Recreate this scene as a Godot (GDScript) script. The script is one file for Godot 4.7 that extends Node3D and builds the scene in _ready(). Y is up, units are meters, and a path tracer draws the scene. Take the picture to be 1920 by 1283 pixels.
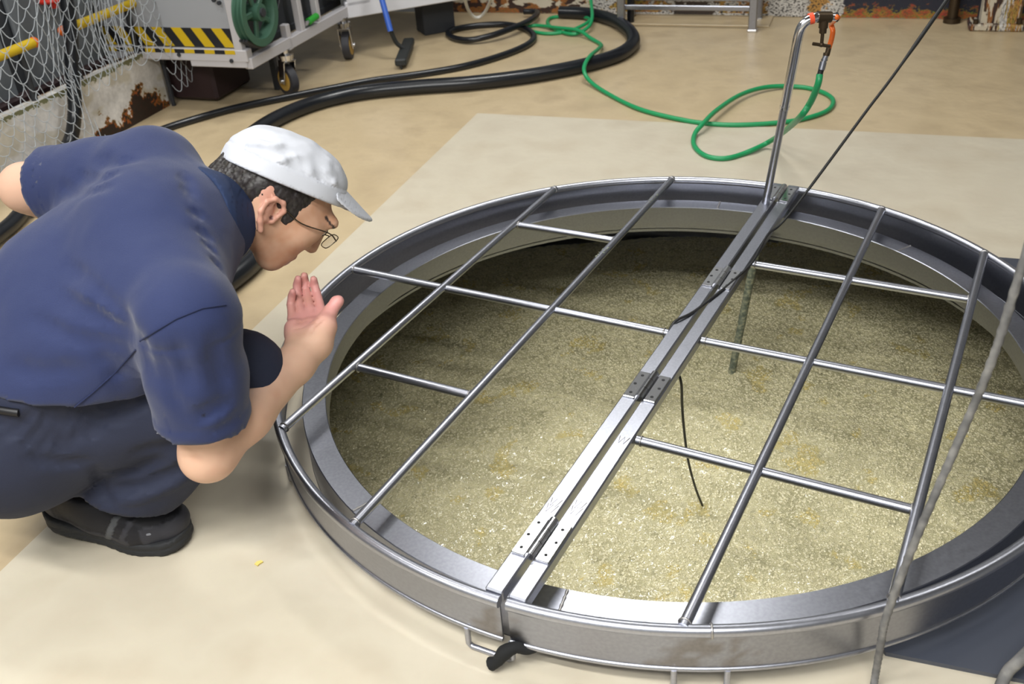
extends Node3D

# ---------------------------------------------------------------- camera solved from the round cover
const FOC := 1854.365
const PITCH := 0.55539
const ROLL := -0.08005
const CAM := Vector3(-0.3176, 1.2128, 1.7446)
const RIM := 0.8            # radius of the cover rim
const RIM_Y := 0.1256       # height of the rim pipe's centre
const FLANGE_Y := 0.0856
const MASH_Y := -0.43
const E1 := Vector3(0.932, 0, 0.362)     # along the back wall, to the right
const E2 := Vector3(0.362, 0, -0.932)    # towards the back wall
const CA := Vector3(0.50148, 0, -0.86517)  # along the cover's middle bars
const CB := Vector3(0.86517, 0, 0.50148)   # across them
const PERSON := Vector3(-1.0, 0, 0.35)

var rng := RandomNumberGenerator.new()
var M := {}
var taken := {}
var noise := FastNoiseLite.new()

func ray(px: float, py: float) -> Vector3:
	var b := Basis(Vector3.RIGHT, -PITCH) * Basis(Vector3.BACK, ROLL)
	return (b * Vector3((px - 960.0) / FOC, -(py - 641.5) / FOC, -1.0)).normalized()

func on(px: float, py: float, y := 0.0) -> Vector3:     # where that direction meets the level y
	var r := ray(px, py)
	return CAM + r * ((y - CAM.y) / r.y)

func on_a(px: float, py: float, a: float) -> Vector3:   # where it meets the upright plane across E1
	var r := ray(px, py)
	return CAM + r * ((a - CAM.dot(E1)) / r.dot(E1))

func on_b(px: float, py: float, b: float) -> Vector3:
	var r := ray(px, py)
	return CAM + r * ((b - CAM.dot(E2)) / r.dot(E2))

func far(px: float, py: float, d: float) -> Vector3:
	return CAM + ray(px, py) * d

func room(a: float, y: float, b: float) -> Vector3:
	return E1 * a + E2 * b + Vector3(0, y, 0)

func cov(s: float, t: float, y := RIM_Y) -> Vector3:
	return CB * s + CA * t + Vector3(0, y, 0)

# ---------------------------------------------------------------- mesh collector
class MB:
	var v := PackedVector3Array()
	var n := PackedVector3Array()
	var uv := PackedVector2Array()
	var c := PackedColorArray()
	var i := PackedInt32Array()
	var col := Color(1, 1, 1)

	func add(p: Vector3, nn: Vector3, t := Vector2.ZERO) -> int:
		v.append(p); n.append(nn); uv.append(t); c.append(col)
		return v.size() - 1

	func quad(p0: Vector3, p1: Vector3, p2: Vector3, p3: Vector3, flip := false) -> void:
		var nn := (p1 - p0).cross(p2 - p0)
		if nn.length() < 1e-12:
			nn = (p2 - p0).cross(p3 - p0)
		nn = nn.normalized() * (-1.0 if flip else 1.0)
		var a := add(p0, nn, Vector2(0, 0)); var b := add(p1, nn, Vector2(1, 0)); var d := add(p2, nn, Vector2(1, 1)); var e := add(p3, nn, Vector2(0, 1))
		i.append_array(PackedInt32Array([a, d, b, a, e, d]))

	func tri(p0: Vector3, p1: Vector3, p2: Vector3) -> void:
		var nn := (p1 - p0).cross(p2 - p0).normalized()
		var a := add(p0, nn); var b := add(p1, nn); var d := add(p2, nn)
		i.append_array(PackedInt32Array([a, d, b]))

	# box with chamfered edges, centred on t
	func box(t: Transform3D, s: Vector3, bev := 0.002) -> void:
		var h := s * 0.5
		bev = minf(bev, minf(h.x, minf(h.y, h.z)) * 0.8)
		var ax := [Vector3(1, 0, 0), Vector3(0, 1, 0), Vector3(0, 0, 1)]
		for k in 3:
			for sg in [-1.0, 1.0]:
				var u: Vector3 = ax[(k + 1) % 3]; var w: Vector3 = ax[(k + 2) % 3]; var q: Vector3 = ax[k] * sg
				var hu: float = h[(k + 1) % 3] - bev; var hw: float = h[(k + 2) % 3] - bev; var hk: float = h[k]
				var p := [q * hk - u * hu - w * hw, q * hk + u * hu - w * hw, q * hk + u * hu + w * hw, q * hk - u * hu + w * hw]
				if sg < 0: p.reverse()
				quad(t * p[0], t * p[1], t * p[2], t * p[3])
		if bev <= 0.0: return
		for k in 3:
			var e: Vector3 = ax[k]
			var u: Vector3 = ax[(k + 1) % 3]; var w: Vector3 = ax[(k + 2) % 3]
			var he: float = h[k] - bev; var hu: float = h[(k + 1) % 3]; var hw: float = h[(k + 2) % 3]
			for su in [-1.0, 1.0]:
				for sw in [-1.0, 1.0]:
					var p := [u * su * hu + w * sw * (hw - bev) - e * he, u * su * (hu - bev) + w * sw * hw - e * he, u * su * (hu - bev) + w * sw * hw + e * he, u * su * hu + w * sw * (hw - bev) + e * he]
					if su * sw < 0: p.reverse()
					quad(t * p[0], t * p[1], t * p[2], t * p[3])
		for sx in [-1.0, 1.0]:
			for sy in [-1.0, 1.0]:
				for sz in [-1.0, 1.0]:
					var a := Vector3(sx * h.x, sy * (h.y - bev), sz * (h.z - bev)); var b := Vector3(sx * (h.x - bev), sy * h.y, sz * (h.z - bev)); var d := Vector3(sx * (h.x - bev), sy * (h.y - bev), sz * h.z)
					if sx * sy * sz > 0: tri(t * a, t * b, t * d)
					else: tri(t * a, t * d, t * b)

	# tube along points; rad is a float or an array
	func tube(pts: Array, rad, sides := 10, closed := false, cap := true) -> void:
		var m := pts.size()
		var up := Vector3.UP
		var first := v.size()
		var fr := Vector3.ZERO
		var len := 0.0
		var rings := m + (1 if closed else 0)
		for k in rings:
			var p: Vector3 = pts[k % m]
			var a: Vector3 = pts[(k - 1 + m) % m] if closed or k > 0 else pts[0]
			var b: Vector3 = pts[(k + 1) % m] if closed or k < m - 1 else pts[m - 1]
			var d := (b - a).normalized()
			if k == 0:
				fr = d.cross(up if absf(d.y) < 0.9 else Vector3.RIGHT).normalized()
			else:
				len += p.distance_to(pts[(k - 1) % m])
				fr = (fr - d * fr.dot(d)).normalized()
			var bi := d.cross(fr)
			var r: float = rad if rad is float else rad[k % m]
			for s in sides + 1:
				var t := TAU * s / sides
				var nn := fr * cos(t) + bi * sin(t)
				add(p + nn * r, nn, Vector2(len, float(s) / sides))
		for k in rings - 1:
			for s in sides:
				var a := first + k * (sides + 1) + s
				var b := a + sides + 1
				i.append_array(PackedInt32Array([a, a + 1, b, b, a + 1, b + 1]))
		if cap and not closed:
			for e in [0, m - 1]:
				var d: Vector3 = (pts[0] - pts[1]).normalized() if e == 0 else (pts[m - 1] - pts[m - 2]).normalized()
				var c0 := add(pts[e], d)
				var st: int = first + e * (sides + 1)
				for s in sides:
					var q0 := add(v[st + s], d); var q1 := add(v[st + s + 1], d)
					if e == 0: i.append_array(PackedInt32Array([c0, q1, q0]))
					else: i.append_array(PackedInt32Array([c0, q0, q1]))

	# profile of (radius, height) turned about the y axis of t from angle a0 to a1
	func lathe(t: Transform3D, prof: Array, a0 := 0.0, a1 := TAU, seg := 48, flat := true) -> void:
		for k in prof.size() - 1:
			var p: Vector2 = prof[k]; var q: Vector2 = prof[k + 1]
			var dd := q - p
			if dd.length() < 1e-9: continue
			var pn := Vector2(dd.y, -dd.x).normalized()
			var first := v.size()
			for s in seg + 1:
				var an := a0 + (a1 - a0) * s / seg
				var dr := Vector3(cos(an), 0, sin(an))
				var nn := t.basis * (dr * pn.x + Vector3(0, pn.y, 0))
				add(t * (dr * p.x + Vector3(0, p.y, 0)), nn, Vector2(an * RIM_U, p.y))
				add(t * (dr * q.x + Vector3(0, q.y, 0)), nn, Vector2(an * RIM_U, q.y))
			for s in seg:
				var a := first + s * 2
				i.append_array(PackedInt32Array([a, a + 1, a + 2, a + 2, a + 1, a + 3]))
	const RIM_U := 0.8

	func ball(p: Vector3, r, sides := 12) -> void:
		var rr: Vector3 = r if r is Vector3 else Vector3.ONE * r
		var h := sides / 2
		var first := v.size()
		for y in h + 1:
			for s in sides + 1:
				var th := PI * y / h; var ph := TAU * s / sides
				var d := Vector3(sin(th) * cos(ph), cos(th), sin(th) * sin(ph))
				add(p + d * rr, (d / rr).normalized(), Vector2(float(s) / sides, float(y) / h))
		for y in h:
			for s in sides:
				var a := first + y * (sides + 1) + s
				i.append_array(PackedInt32Array([a, a + 1, a + sides + 1, a + sides + 1, a + 1, a + sides + 2]))

	# flat outline (in the xz of t, counted round) given a thickness downwards along t's y
	func slab(t: Transform3D, poly: PackedVector2Array, thick: float) -> void:
		var ix := Geometry2D.triangulate_polygon(poly)
		for side in 2:
			var y := 0.0 if side == 0 else -thick
			var nn := t.basis.y * (1.0 if side == 0 else -1.0)
			var f := v.size()
			for p in poly: add(t * Vector3(p.x, y, p.y), nn, p)
			for k in range(0, ix.size(), 3):
				i.append_array(PackedInt32Array([f + ix[k], f + ix[k + 1], f + ix[k + 2]]))
		for k in poly.size():
			var p := poly[k]; var q := poly[(k + 1) % poly.size()]
			quad(t * Vector3(p.x, 0, p.y), t * Vector3(q.x, 0, q.y), t * Vector3(q.x, -thick, q.y), t * Vector3(p.x, -thick, p.y))

	func mesh() -> ArrayMesh:
		for k in range(0, i.size(), 3):     # front faces run clockwise
			var p := v[i[k]]
			if (v[i[k + 1]] - p).cross(v[i[k + 2]] - p).dot(n[i[k]]) > 0.0:
				var w := i[k + 1]
				i[k + 1] = i[k + 2]; i[k + 2] = w
		var a := []
		a.resize(Mesh.ARRAY_MAX)
		a[Mesh.ARRAY_VERTEX] = v; a[Mesh.ARRAY_NORMAL] = n; a[Mesh.ARRAY_TEX_UV] = uv; a[Mesh.ARRAY_COLOR] = c; a[Mesh.ARRAY_INDEX] = i
		var m := ArrayMesh.new()
		m.add_surface_from_arrays(Mesh.PRIMITIVE_TRIANGLES, a)
		return m

func mb() -> MB:
	return MB.new()

func numbered(called: String) -> String:
	if not taken.has(called):
		taken[called] = 0
		return called
	taken[called] += 1
	return "%s_%03d" % [called, taken[called]]

func part(b: MB, called: String, m: Material, parent: Node3D) -> MeshInstance3D:
	var o := MeshInstance3D.new()
	o.mesh = b.mesh()
	o.material_override = m
	if parent == self:
		o.name = numbered(called)
		add_child(o)
	else:
		o.name = called
		parent.add_child(o, true)
	return o

func tag(o: Node3D, label: String, category: String, group := "", kind := "") -> Node3D:
	if label: o.set_meta("label", label)
	if category: o.set_meta("category", category)
	if group: o.set_meta("group", group)
	if kind: o.set_meta("kind", kind)
	return o

func thing(called: String, label: String, category: String, at := Vector3.ZERO, group := "") -> Node3D:
	var o := Node3D.new()
	o.name = numbered(called)
	add_child(o)
	o.position = at
	return tag(o, label, category, group)

func structure(b: MB, called: String, m: Material, label := "", category := "") -> MeshInstance3D:
	var o := part(b, called, m, self)
	tag(o, label, category, "", "structure")
	return o

func smooth_path(p: Array, per := 8, closed := false) -> Array:
	var out := []
	var m := p.size()
	for k in (m if closed else m - 1):
		var p0: Vector3 = p[(k - 1 + m) % m] if closed or k > 0 else p[0]
		var p1: Vector3 = p[k]; var p2: Vector3 = p[(k + 1) % m]
		var p3: Vector3 = p[(k + 2) % m] if closed or k < m - 2 else p[m - 1]
		for s in per:
			var t := float(s) / per
			out.append(p1.cubic_interpolate(p2, p0, p3, t))
	if not closed: out.append(p[m - 1])
	return out

func frame(origin: Vector3, x: Vector3, y: Vector3) -> Transform3D:
	x = x.normalized()
	var z := x.cross(y).normalized()
	return Transform3D(Basis(x, z.cross(x), z), origin)

# ---------------------------------------------------------------- materials
func ramp(stops: Array) -> Gradient:
	var g := Gradient.new()
	var o := PackedFloat32Array(); var c := PackedColorArray()
	for s in stops:
		o.append(s[0]); c.append(s[1])
	g.offsets = o; g.colors = c
	return g

func ntex(freq: float, sd: int, stops: Array, size := 512, octaves := 4, normal := 0.0, kind := FastNoiseLite.TYPE_SIMPLEX_SMOOTH) -> NoiseTexture2D:
	var t := NoiseTexture2D.new()
	var f := FastNoiseLite.new()
	f.noise_type = kind
	f.frequency = freq; f.seed = sd; f.fractal_octaves = octaves
	t.noise = f; t.width = size; t.height = size; t.seamless = true
	if normal > 0.0:
		t.as_normal_map = true; t.bump_strength = normal
	elif stops:
		t.color_ramp = ramp(stops)
	return t

func mat(c: Color, rough: float, metal := 0.0) -> StandardMaterial3D:
	var m := StandardMaterial3D.new()
	m.albedo_color = c; m.roughness = rough; m.metallic = metal
	return m

func tri(m: StandardMaterial3D, scale: float, world := true) -> StandardMaterial3D:
	m.uv1_triplanar = true
	m.uv1_world_triplanar = world
	m.uv1_scale = Vector3.ONE * scale
	return m

func g8(v: float) -> Color:
	return Color(v, v, v)

func make_materials() -> void:
	var wear := ntex(0.03, 5, [[0.0, g8(0.32)], [1.0, g8(0.37)]], 512, 5)
	var scr := ntex(0.09, 8, [[0.0, Color(0.72, 0.72, 0.735)], [0.5, Color(0.755, 0.755, 0.77)], [1.0, Color(0.79, 0.79, 0.80)]], 512, 4)
	var s := mat(Color(0.92, 0.93, 0.96), 1.0, 1.0)
	s.albedo_texture = scr; s.roughness_texture = wear
	M.steel = tri(s, 3.0)
	s = mat(Color(0.82, 0.83, 0.86), 1.0, 1.0)
	s.albedo_texture = scr
	s.roughness_texture = ntex(0.05, 15, [[0.0, g8(0.31)], [1.0, g8(0.35)]], 512, 5)
	M.dull_steel = tri(s, 2.5)
	M.band_steel = M.dull_steel.duplicate()
	M.band_steel.vertex_color_use_as_albedo = true
	M.flake = mat(Color(0.85, 0.76, 0.42), 0.7)
	M.housing_grey = mat(Color(0.38, 0.40, 0.42), 0.5)
	M.chrome = mat(Color(0.86, 0.86, 0.87), 0.16, 1.0)
	M.black_rubber = mat(Color(0.085, 0.09, 0.1), 0.42)
	M.hose_black = mat(Color(0.075, 0.085, 0.105), 0.28)
	M.dark = mat(Color(0.07, 0.07, 0.08), 0.6)
	M.weld = mat(Color(0.72, 0.71, 0.7), 0.4, 1.0)
	# floors
	var fy := mat(Color(1, 1, 1), 0.34)
	fy.albedo_texture = ntex(0.006, 21, [[0.0, Color(0.68, 0.605, 0.485)], [0.4, Color(0.73, 0.655, 0.525)], [0.62, Color(0.745, 0.67, 0.54)], [1.0, Color(0.675, 0.60, 0.48)]], 1024, 6)
	fy.normal_enabled = true; fy.normal_texture = ntex(0.03, 22, [], 512, 4, 2.0); fy.normal_scale = 0.25
	M.floor_yellow = tri(fy, 0.55)
	var fp := mat(Color(1, 1, 1), 0.38)
	fp.albedo_texture = ntex(0.006, 31, [[0.0, Color(0.735, 0.695, 0.62)], [0.5, Color(0.765, 0.73, 0.655)], [1.0, Color(0.725, 0.68, 0.60)]], 1024, 6)
	fp.normal_enabled = true; fp.normal_texture = ntex(0.03, 32, [], 512, 4, 2.0); fp.normal_scale = 0.2
	M.floor_cream = tri(fp, 0.5)
	M.plate = mat(Color(0.26, 0.275, 0.315), 0.26)
	M.wall_paint = mat(Color(0.56, 0.57, 0.58), 0.8)
	M.ceiling = mat(Color(0.36, 0.36, 0.37), 0.9)
	M.green_hose = mat(Color(0.10, 0.56, 0.34), 0.38)
	M.orange_hose = mat(Color(0.86, 0.40, 0.12), 0.25)
	M.orange_tape = mat(Color(0.93, 0.34, 0.2), 0.5)
	M.brass = mat(Color(0.30, 0.25, 0.19), 0.45, 0.8)
	M.cable_black = mat(Color(0.10, 0.10, 0.10), 0.5)
	var rp := mat(Color(1, 1, 1), 0.75)
	rp.albedo_texture = ntex(0.02, 41, [[0.0, Color(0.28, 0.28, 0.28)], [0.5, Color(0.40, 0.395, 0.39)], [1.0, Color(0.54, 0.53, 0.51)]], 256, 4)
	M.rope = tri(rp, 6.0)
	var ct := mat(Color(1, 1, 1), 0.7)
	ct.albedo_texture = ntex(0.03, 43, [[0.0, Color(0.24, 0.27, 0.24)], [0.5, Color(0.45, 0.48, 0.42)], [0.7, Color(0.62, 0.62, 0.52)], [1.0, Color(0.68, 0.66, 0.52)]], 256, 4)
	M.coated = tri(ct, 8.0)
	# machines
	M.machine_grey = mat(Color(0.60, 0.61, 0.63), 0.5)
	M.machine_light = mat(Color(0.72, 0.71, 0.72), 0.5)
	M.machine_white = mat(Color(0.82, 0.82, 0.84), 0.45)
	M.machine_dark = mat(Color(0.17, 0.18, 0.20), 0.6)
	M.pulley_green = mat(Color(0.22, 0.36, 0.29), 0.55)
	M.yellow = mat(Color(0.78, 0.655, 0.07), 0.55)
	M.stripe_black = mat(Color(0.10, 0.10, 0.12), 0.55)
	M.caster_yellow = mat(Color(0.75, 0.60, 0.28), 0.5)
	M.tyre = mat(Color(0.20, 0.20, 0.22), 0.6)
	M.green_grip = mat(Color(0.16, 0.60, 0.18), 0.4)
	M.blue_handle = mat(Color(0.22, 0.38, 0.74), 0.4)
	M.squeegee = mat(Color(0.15, 0.16, 0.16), 0.6)
	M.red = mat(Color(0.72, 0.14, 0.08), 0.5)
	M.net = mat(Color(0.66, 0.68, 0.70), 0.45)
	M.white_hose = mat(Color(0.82, 0.81, 0.78), 0.4)
	M.maroon = mat(Color(0.16, 0.09, 0.10), 0.6)
	M.rust_panel = painted_rust(3, true)
	M.rust_wall = painted_rust(9, false)
	# tube light
	var e := mat(Color(1, 1, 1), 0.4)
	e.emission_enabled = true; e.emission = Color(1.0, 0.99, 0.96); e.emission_energy_multiplier = 6.0
	M.tube_glow = e
	M.lamp_body = mat(Color(0.86, 0.86, 0.86), 0.5)
	# clothes, skin
	var skin := mat(Color(1, 1, 1), 0.5)
	skin.vertex_color_use_as_albedo = true
	skin.subsurf_scatter_enabled = true; skin.subsurf_scatter_strength = 0.06
	skin.normal_enabled = true; skin.normal_texture = ntex(0.05, 51, [], 256, 3, 1.5); skin.normal_scale = 0.12
	M.skin = tri(skin, 9.0)
	var sh := mat(Color(1, 1, 1), 0.85)
	sh.albedo_texture = ntex(0.25, 61, [[0.0, Color(0.09, 0.135, 0.285)], [1.0, Color(0.122, 0.172, 0.34)]], 256, 2)
	sh.normal_enabled = true; sh.normal_texture = ntex(0.3, 62, [], 256, 2, 3.0); sh.normal_scale = 0.25
	sh.rim_enabled = true; sh.rim = 0.25
	M.shirt = tri(sh, 9.0)
	M.shirt_trim = mat(Color(0.09, 0.16, 0.295), 0.85)
	M.seam = mat(Color(0.085, 0.125, 0.265), 0.9)
	var tr := mat(Color(1, 1, 1), 0.8)
	tr.albedo_texture = ntex(0.25, 63, [[0.0, Color(0.085, 0.107, 0.185)], [1.0, Color(0.125, 0.152, 0.245)]], 256, 2)
	tr.normal_enabled = true; tr.normal_texture = ntex(0.3, 64, [], 256, 2, 3.0); tr.normal_scale = 0.2
	M.trousers = tri(tr, 9.0)
	M.belt = mat(Color(0.05, 0.05, 0.07), 0.5)
	M.cap = mat(Color(0.755, 0.765, 0.795), 0.6)
	var hr := mat(Color(1, 1, 1), 0.45)
	hr.vertex_color_use_as_albedo = true
	M.hair = hr
	var so := mat(Color(1, 1, 1), 0.55)
	so.vertex_color_use_as_albedo = true
	so.metallic_specular = 0.35
	M.shoe = so
	M.sole = mat(Color(0.13, 0.135, 0.145), 0.75)
	M.grey_trim = mat(Color(0.48, 0.49, 0.52), 0.5)
	M.lace = mat(Color(0.34, 0.32, 0.30), 0.7)
	M.sock = mat(Color(0.55, 0.52, 0.5), 0.9)
	M.wire = mat(Color(0.34, 0.31, 0.27), 0.25, 1.0)
	M.eye_white = mat(Color(0.85, 0.83, 0.8), 0.3)
	M.eye_dark = mat(Color(0.06, 0.04, 0.03), 0.2)
	var gl := mat(Color(0.9, 0.93, 0.93, 0.12), 0.05)
	gl.transparency = BaseMaterial3D.TRANSPARENCY_ALPHA
	M.lens = gl
	M.cloth_black = mat(Color(0.05, 0.055, 0.06), 0.85)

# flaking white paint over steel; rust breaks out of the lower edge
func painted_rust(sd: int, panel: bool) -> StandardMaterial3D:
	var w := 768; var h := 192
	var im := Image.create(w, h, false, Image.FORMAT_RGB8)
	var f := FastNoiseLite.new()
	f.seed = sd; f.frequency = 0.012; f.fractal_octaves = 5
	var f2 := FastNoiseLite.new()
	f2.seed = sd + 1; f2.frequency = 0.06; f2.fractal_octaves = 4
	var f3 := FastNoiseLite.new()
	f3.seed = sd + 2; f3.frequency = 0.006; f3.fractal_octaves = 3
	for y in h:
		var v := float(y) / h     # 0 is the top edge, 1 the bottom
		for x in w:
			var sx := x * (2.2 if panel else 4.5)     # texels are wider than high
			var a := f.get_noise_2d(sx, y); var b := f2.get_noise_2d(sx, y); var c := f3.get_noise_2d(sx, y * 2)
			var g := 0.80 + 0.10 * a + 0.05 * b
			var col := Color(g, g * 0.985, g * 0.965) if panel else Color(g * 0.97, g * 0.95, g * 0.92)
			if panel:
				col = col.lerp(Color(0.68, 0.64, 0.54), clampf((c - 0.05) * 2.0, 0, 0.5))
				if v < 0.07 + 0.05 * b + 0.04 * a: col = Color(0.42, 0.42, 0.30)
				var u := float(x) / w
				var edge := 0.93 + 0.25 * a + 0.10 * b - 0.42 * exp(-pow((u - 0.925) / 0.040, 2.0)) - 0.20 * exp(-pow((u - 0.82) / 0.030, 2.0)) + (0.15 if u < 0.68 else 0.0)
				if v > edge + 0.02: col = Color(0.17 + 0.05 * b, 0.11, 0.07)
				elif v > edge - 0.05: col = Color(0.50 + 0.2 * b, 0.30, 0.10)
			else:
				# what peels where along the wall: u = 0 at the cabinet, 1 past the column
				var u := float(x) / w + 0.012 * a
				if u < 0.27:
					col = Color(0.20 + 0.1 * b, 0.12, 0.09)
					if c + a * 0.8 > 0.05 and v < 0.75: col = Color(0.74, 0.70, 0.62)
					elif a > -0.02: col = Color(0.52 + 0.15 * b, 0.33, 0.15)
				elif u < 0.57:
					var e := minf(absf(u - 0.36), absf(u - 0.54))
					if e < 0.045 + 0.10 * a and v < 0.86: col = Color(0.66 + 0.2 * b, 0.47 + 0.15 * a, 0.22)
					if absf(u - 0.45) < 0.035 + 0.05 * a and v > 0.45: col = Color(0.24, 0.19, 0.16)
					if b > 0.22: col = Color(0.16, 0.15, 0.14)
				elif u < 0.69:
					if u > 0.635 and u < 0.66 + 0.03 * a: col = Color(0.70, 0.52, 0.26)
					if b > 0.20 and v > 0.35: col = Color(0.17, 0.16, 0.15)
				else:
					col = Color(0.13 + 0.05 * b, 0.135, 0.185)
					if v > 0.62 + 0.35 * a + 0.2 * b: col = Color(0.55 + 0.3 * b, 0.36 + 0.25 * a, 0.16)
				if v > 0.955 + 0.05 * b: col = Color(0.50, 0.45, 0.36)
			im.set_pixel(x, y, col)
	var m := mat(Color(1, 1, 1), 0.7)
	m.albedo_texture = ImageTexture.create_from_image(im)
	m.texture_repeat = true
	return m

# ---------------------------------------------------------------- ready
func _ready() -> void:
	rng.seed = 7
	noise.seed = 4; noise.frequency = 1.0; noise.fractal_octaves = 2
	var cam := Camera3D.new()
	cam.name = "camera"
	cam.fov = 38.165
	cam.near = 0.05; cam.far = 60
	cam.transform = Transform3D(Basis(Vector3.RIGHT, -PITCH) * Basis(Vector3.BACK, ROLL), CAM)
	var at := CameraAttributesPhysical.new()
	at.frustum_focal_length = 34.69
	at.exposure_aperture = 6.5
	at.frustum_focus_distance = 1.9
	at.frustum_near = 0.05; at.frustum_far = 60
	cam.attributes = at
	add_child(cam)
	cam.fov = 38.165
	var we := WorldEnvironment.new()
	we.name = "environment"
	var en := Environment.new()
	en.background_mode = Environment.BG_COLOR
	en.background_color = Color(0, 0, 0)
	en.tonemap_mode = Environment.TONE_MAPPER_LINEAR
	en.tonemap_exposure = 0.94
	en.sdfgi_enabled = true; en.ssao_enabled = true; en.ssil_enabled = true
	we.environment = en
	add_child(we)
	make_materials()
	# the room's ceiling lamps: two close rows on the near side, one row beyond the tank
	for q in [[-1.35, -1.95, 1.1], [0.0, -1.95, 1.1], [-0.7, -2.55, 1.0], [0.7, -2.55, 1.0], [-0.62, 1.72, 0.95], [-2.45, 0.95, 0.6], [1.5, 0.8, 0.3], [-1.6, -0.1, 0.4]]:
		ceiling_lamp(q[0], q[1], q[2])
	build_room()
	build_tank()
	build_cover()
	build_mash()
	build_background()
	build_hoses()
	build_person()

const LAMP_POWER := 4.4

func ceiling_lamp(a: float, b: float, k: float) -> void:
	var where := "in the near rows" if b < -1.0 else ("beyond the tank" if b > 1.0 else ("over the hanging net" if a < -2.0 else ("over the dark floor plate" if a > 1.0 else "above the crouching person")))
	var t := thing("fluorescent_lamp", "white twin-tube fluorescent ceiling lamp " + where, "lamp", room(a, 2.7, b), "fluorescent ceiling lamps " + where)
	t.basis = Basis(E1, Vector3.UP, -E2)
	var m := mb()
	m.box(Transform3D(Basis(), Vector3(0, -0.035, 0)), Vector3(1.26, 0.05, 0.2), 0.004)
	part(m, "housing", M.lamp_body, t)
	m = mb()
	m.tube([Vector3(0, 0, 0), Vector3(0, -0.012, 0)], 0.06, 16)
	part(m, "ceiling_mount", M.lamp_body, t)
	for s in [-1.0, 1.0]:
		m = mb()
		m.tube([Vector3(-0.59, -0.08, 0.06 * s), Vector3(0.59, -0.08, 0.06 * s)], 0.014, 12)
		part(m, "tube", M.tube_glow, t)
		for e in [-1.0, 1.0]:
			m = mb()
			m.box(Transform3D(Basis(), Vector3(0.6 * e, -0.073, 0.06 * s)), Vector3(0.025, 0.04, 0.034), 0.003)
			part(m, "tube_holder", M.lamp_body, t)
	var l := AreaLight3D.new()
	l.name = "lamp_light"
	l.area_size = Vector2(1.18, 0.16)
	l.area_normalize_energy = true
	l.light_energy = LAMP_POWER * k
	l.light_color = Color(0.99, 0.99, 0.98)
	l.area_range = 14.0
	l.area_attenuation = 2.0
	l.shadow_enabled = true
	l.position = Vector3(0, -0.1, 0)
	l.rotation = Vector3(-PI / 2, 0, 0)
	t.add_child(l)

# ---------------------------------------------------------------- room
func hole_slab(a0: float, a1: float, b0: float, b1: float, r: float, top: float, thick: float, centre: Vector2) -> MB:
	# rectangle in room axes with a round hole about the tank's axis
	var m := mb()
	var seg := 96
	for k in seg:
		var ring := []
		for j in 2:
			var an := TAU * (k + j) / seg
			var d := Vector2(cos(an), sin(an))
			var t := 1e9
			if d.x > 1e-6: t = minf(t, (a1 - centre.x) / d.x)
			if d.x < -1e-6: t = minf(t, (a0 - centre.x) / d.x)
			if d.y > 1e-6: t = minf(t, (b1 - centre.y) / d.y)
			if d.y < -1e-6: t = minf(t, (b0 - centre.y) / d.y)
			ring.append(centre + d * r); ring.append(centre + d * t)
		# include rectangle corners
		var outer := [ring[1], ring[3]]
		for c in [Vector2(a0, b0), Vector2(a0, b1), Vector2(a1, b0), Vector2(a1, b1)]:
			var x: float = fposmod((c - centre).angle(), TAU)
			if x > TAU * k / seg + 1e-6 and x < TAU * (k + 1) / seg - 1e-6: outer = [ring[1], c, ring[3]]
		var P := func(q: Vector2, y: float) -> Vector3: return room(q.x, y, q.y)
		for y in [top, top - thick]:
			var nn := Vector3.UP if y == top else Vector3.DOWN
			var f := m.v.size()
			m.add(P.call(ring[0], y), nn); m.add(P.call(ring[2], y), nn)
			for q in outer: m.add(P.call(q, y), nn)
			for j in range(1, outer.size()): m.i.append_array(PackedInt32Array([f, f + 1 + j, f + 2 + j]))
			m.i.append_array(PackedInt32Array([f, f + 1 + outer.size(), f + 1]))
		m.quad(P.call(ring[0], top), P.call(ring[2], top), P.call(ring[2], top - thick), P.call(ring[0], top - thick))
		for j in outer.size() - 1:
			m.quad(P.call(outer[j], top), P.call(outer[j + 1], top), P.call(outer[j + 1], top - thick), P.call(outer[j], top - thick))
	return m

func room_box(a0: float, a1: float, y0: float, y1: float, b0: float, b1: float, bev := 0.0) -> MB:
	var m := mb()
	m.box(frame(room((a0 + a1) / 2, (y0 + y1) / 2, (b0 + b1) / 2), E1, Vector3.UP), Vector3(a1 - a0, y1 - y0, b1 - b0), bev)
	return m

func build_room() -> void:
	structure(hole_slab(-3.6, 3.4, -3.4, 3.1, 0.757, 0.0, 0.006, Vector2.ZERO), "floor", M.floor_yellow)
	var fl: Node3D = get_node("floor")
	# the newer cream coating laid round the tank
	var p := part(hole_slab(-1.018, 3.3, -3.3, 1.577, 0.757, 0.0016, 0.0025, Vector2.ZERO), "cream_floor_coating", M.floor_cream, fl)
	p.set_meta("label", "smooth cream floor coating around the tank")
	var wb := rust_strip(room(-1.70, 0, 3.02), room(1.05, 0, 3.02), 0.12, 0.03, 2.75)
	structure(room_box(-3.6, 3.4, 0.0, 2.78, 3.022, 3.12), "wall_back", M.wall_paint)
	var b := part(wb, "rusted_base_strip", M.rust_wall, get_node("wall_back"))
	b.set_meta("label", "flaking white paint and rust along the wall foot")
	structure(room_box(-3.7, -3.6, 0.0, 2.78, -3.4, 3.12), "wall_left", M.wall_paint)
	structure(room_box(3.4, 3.5, 0.0, 2.78, -3.4, 3.12), "wall_right", M.wall_paint)
	structure(room_box(-3.7, 3.5, 0.0, 2.78, -3.5, -3.4), "wall_front", M.wall_paint)
	structure(room_box(-3.7, 3.5, 2.7, 2.78, -3.5, 3.12), "ceiling", M.ceiling)

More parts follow.
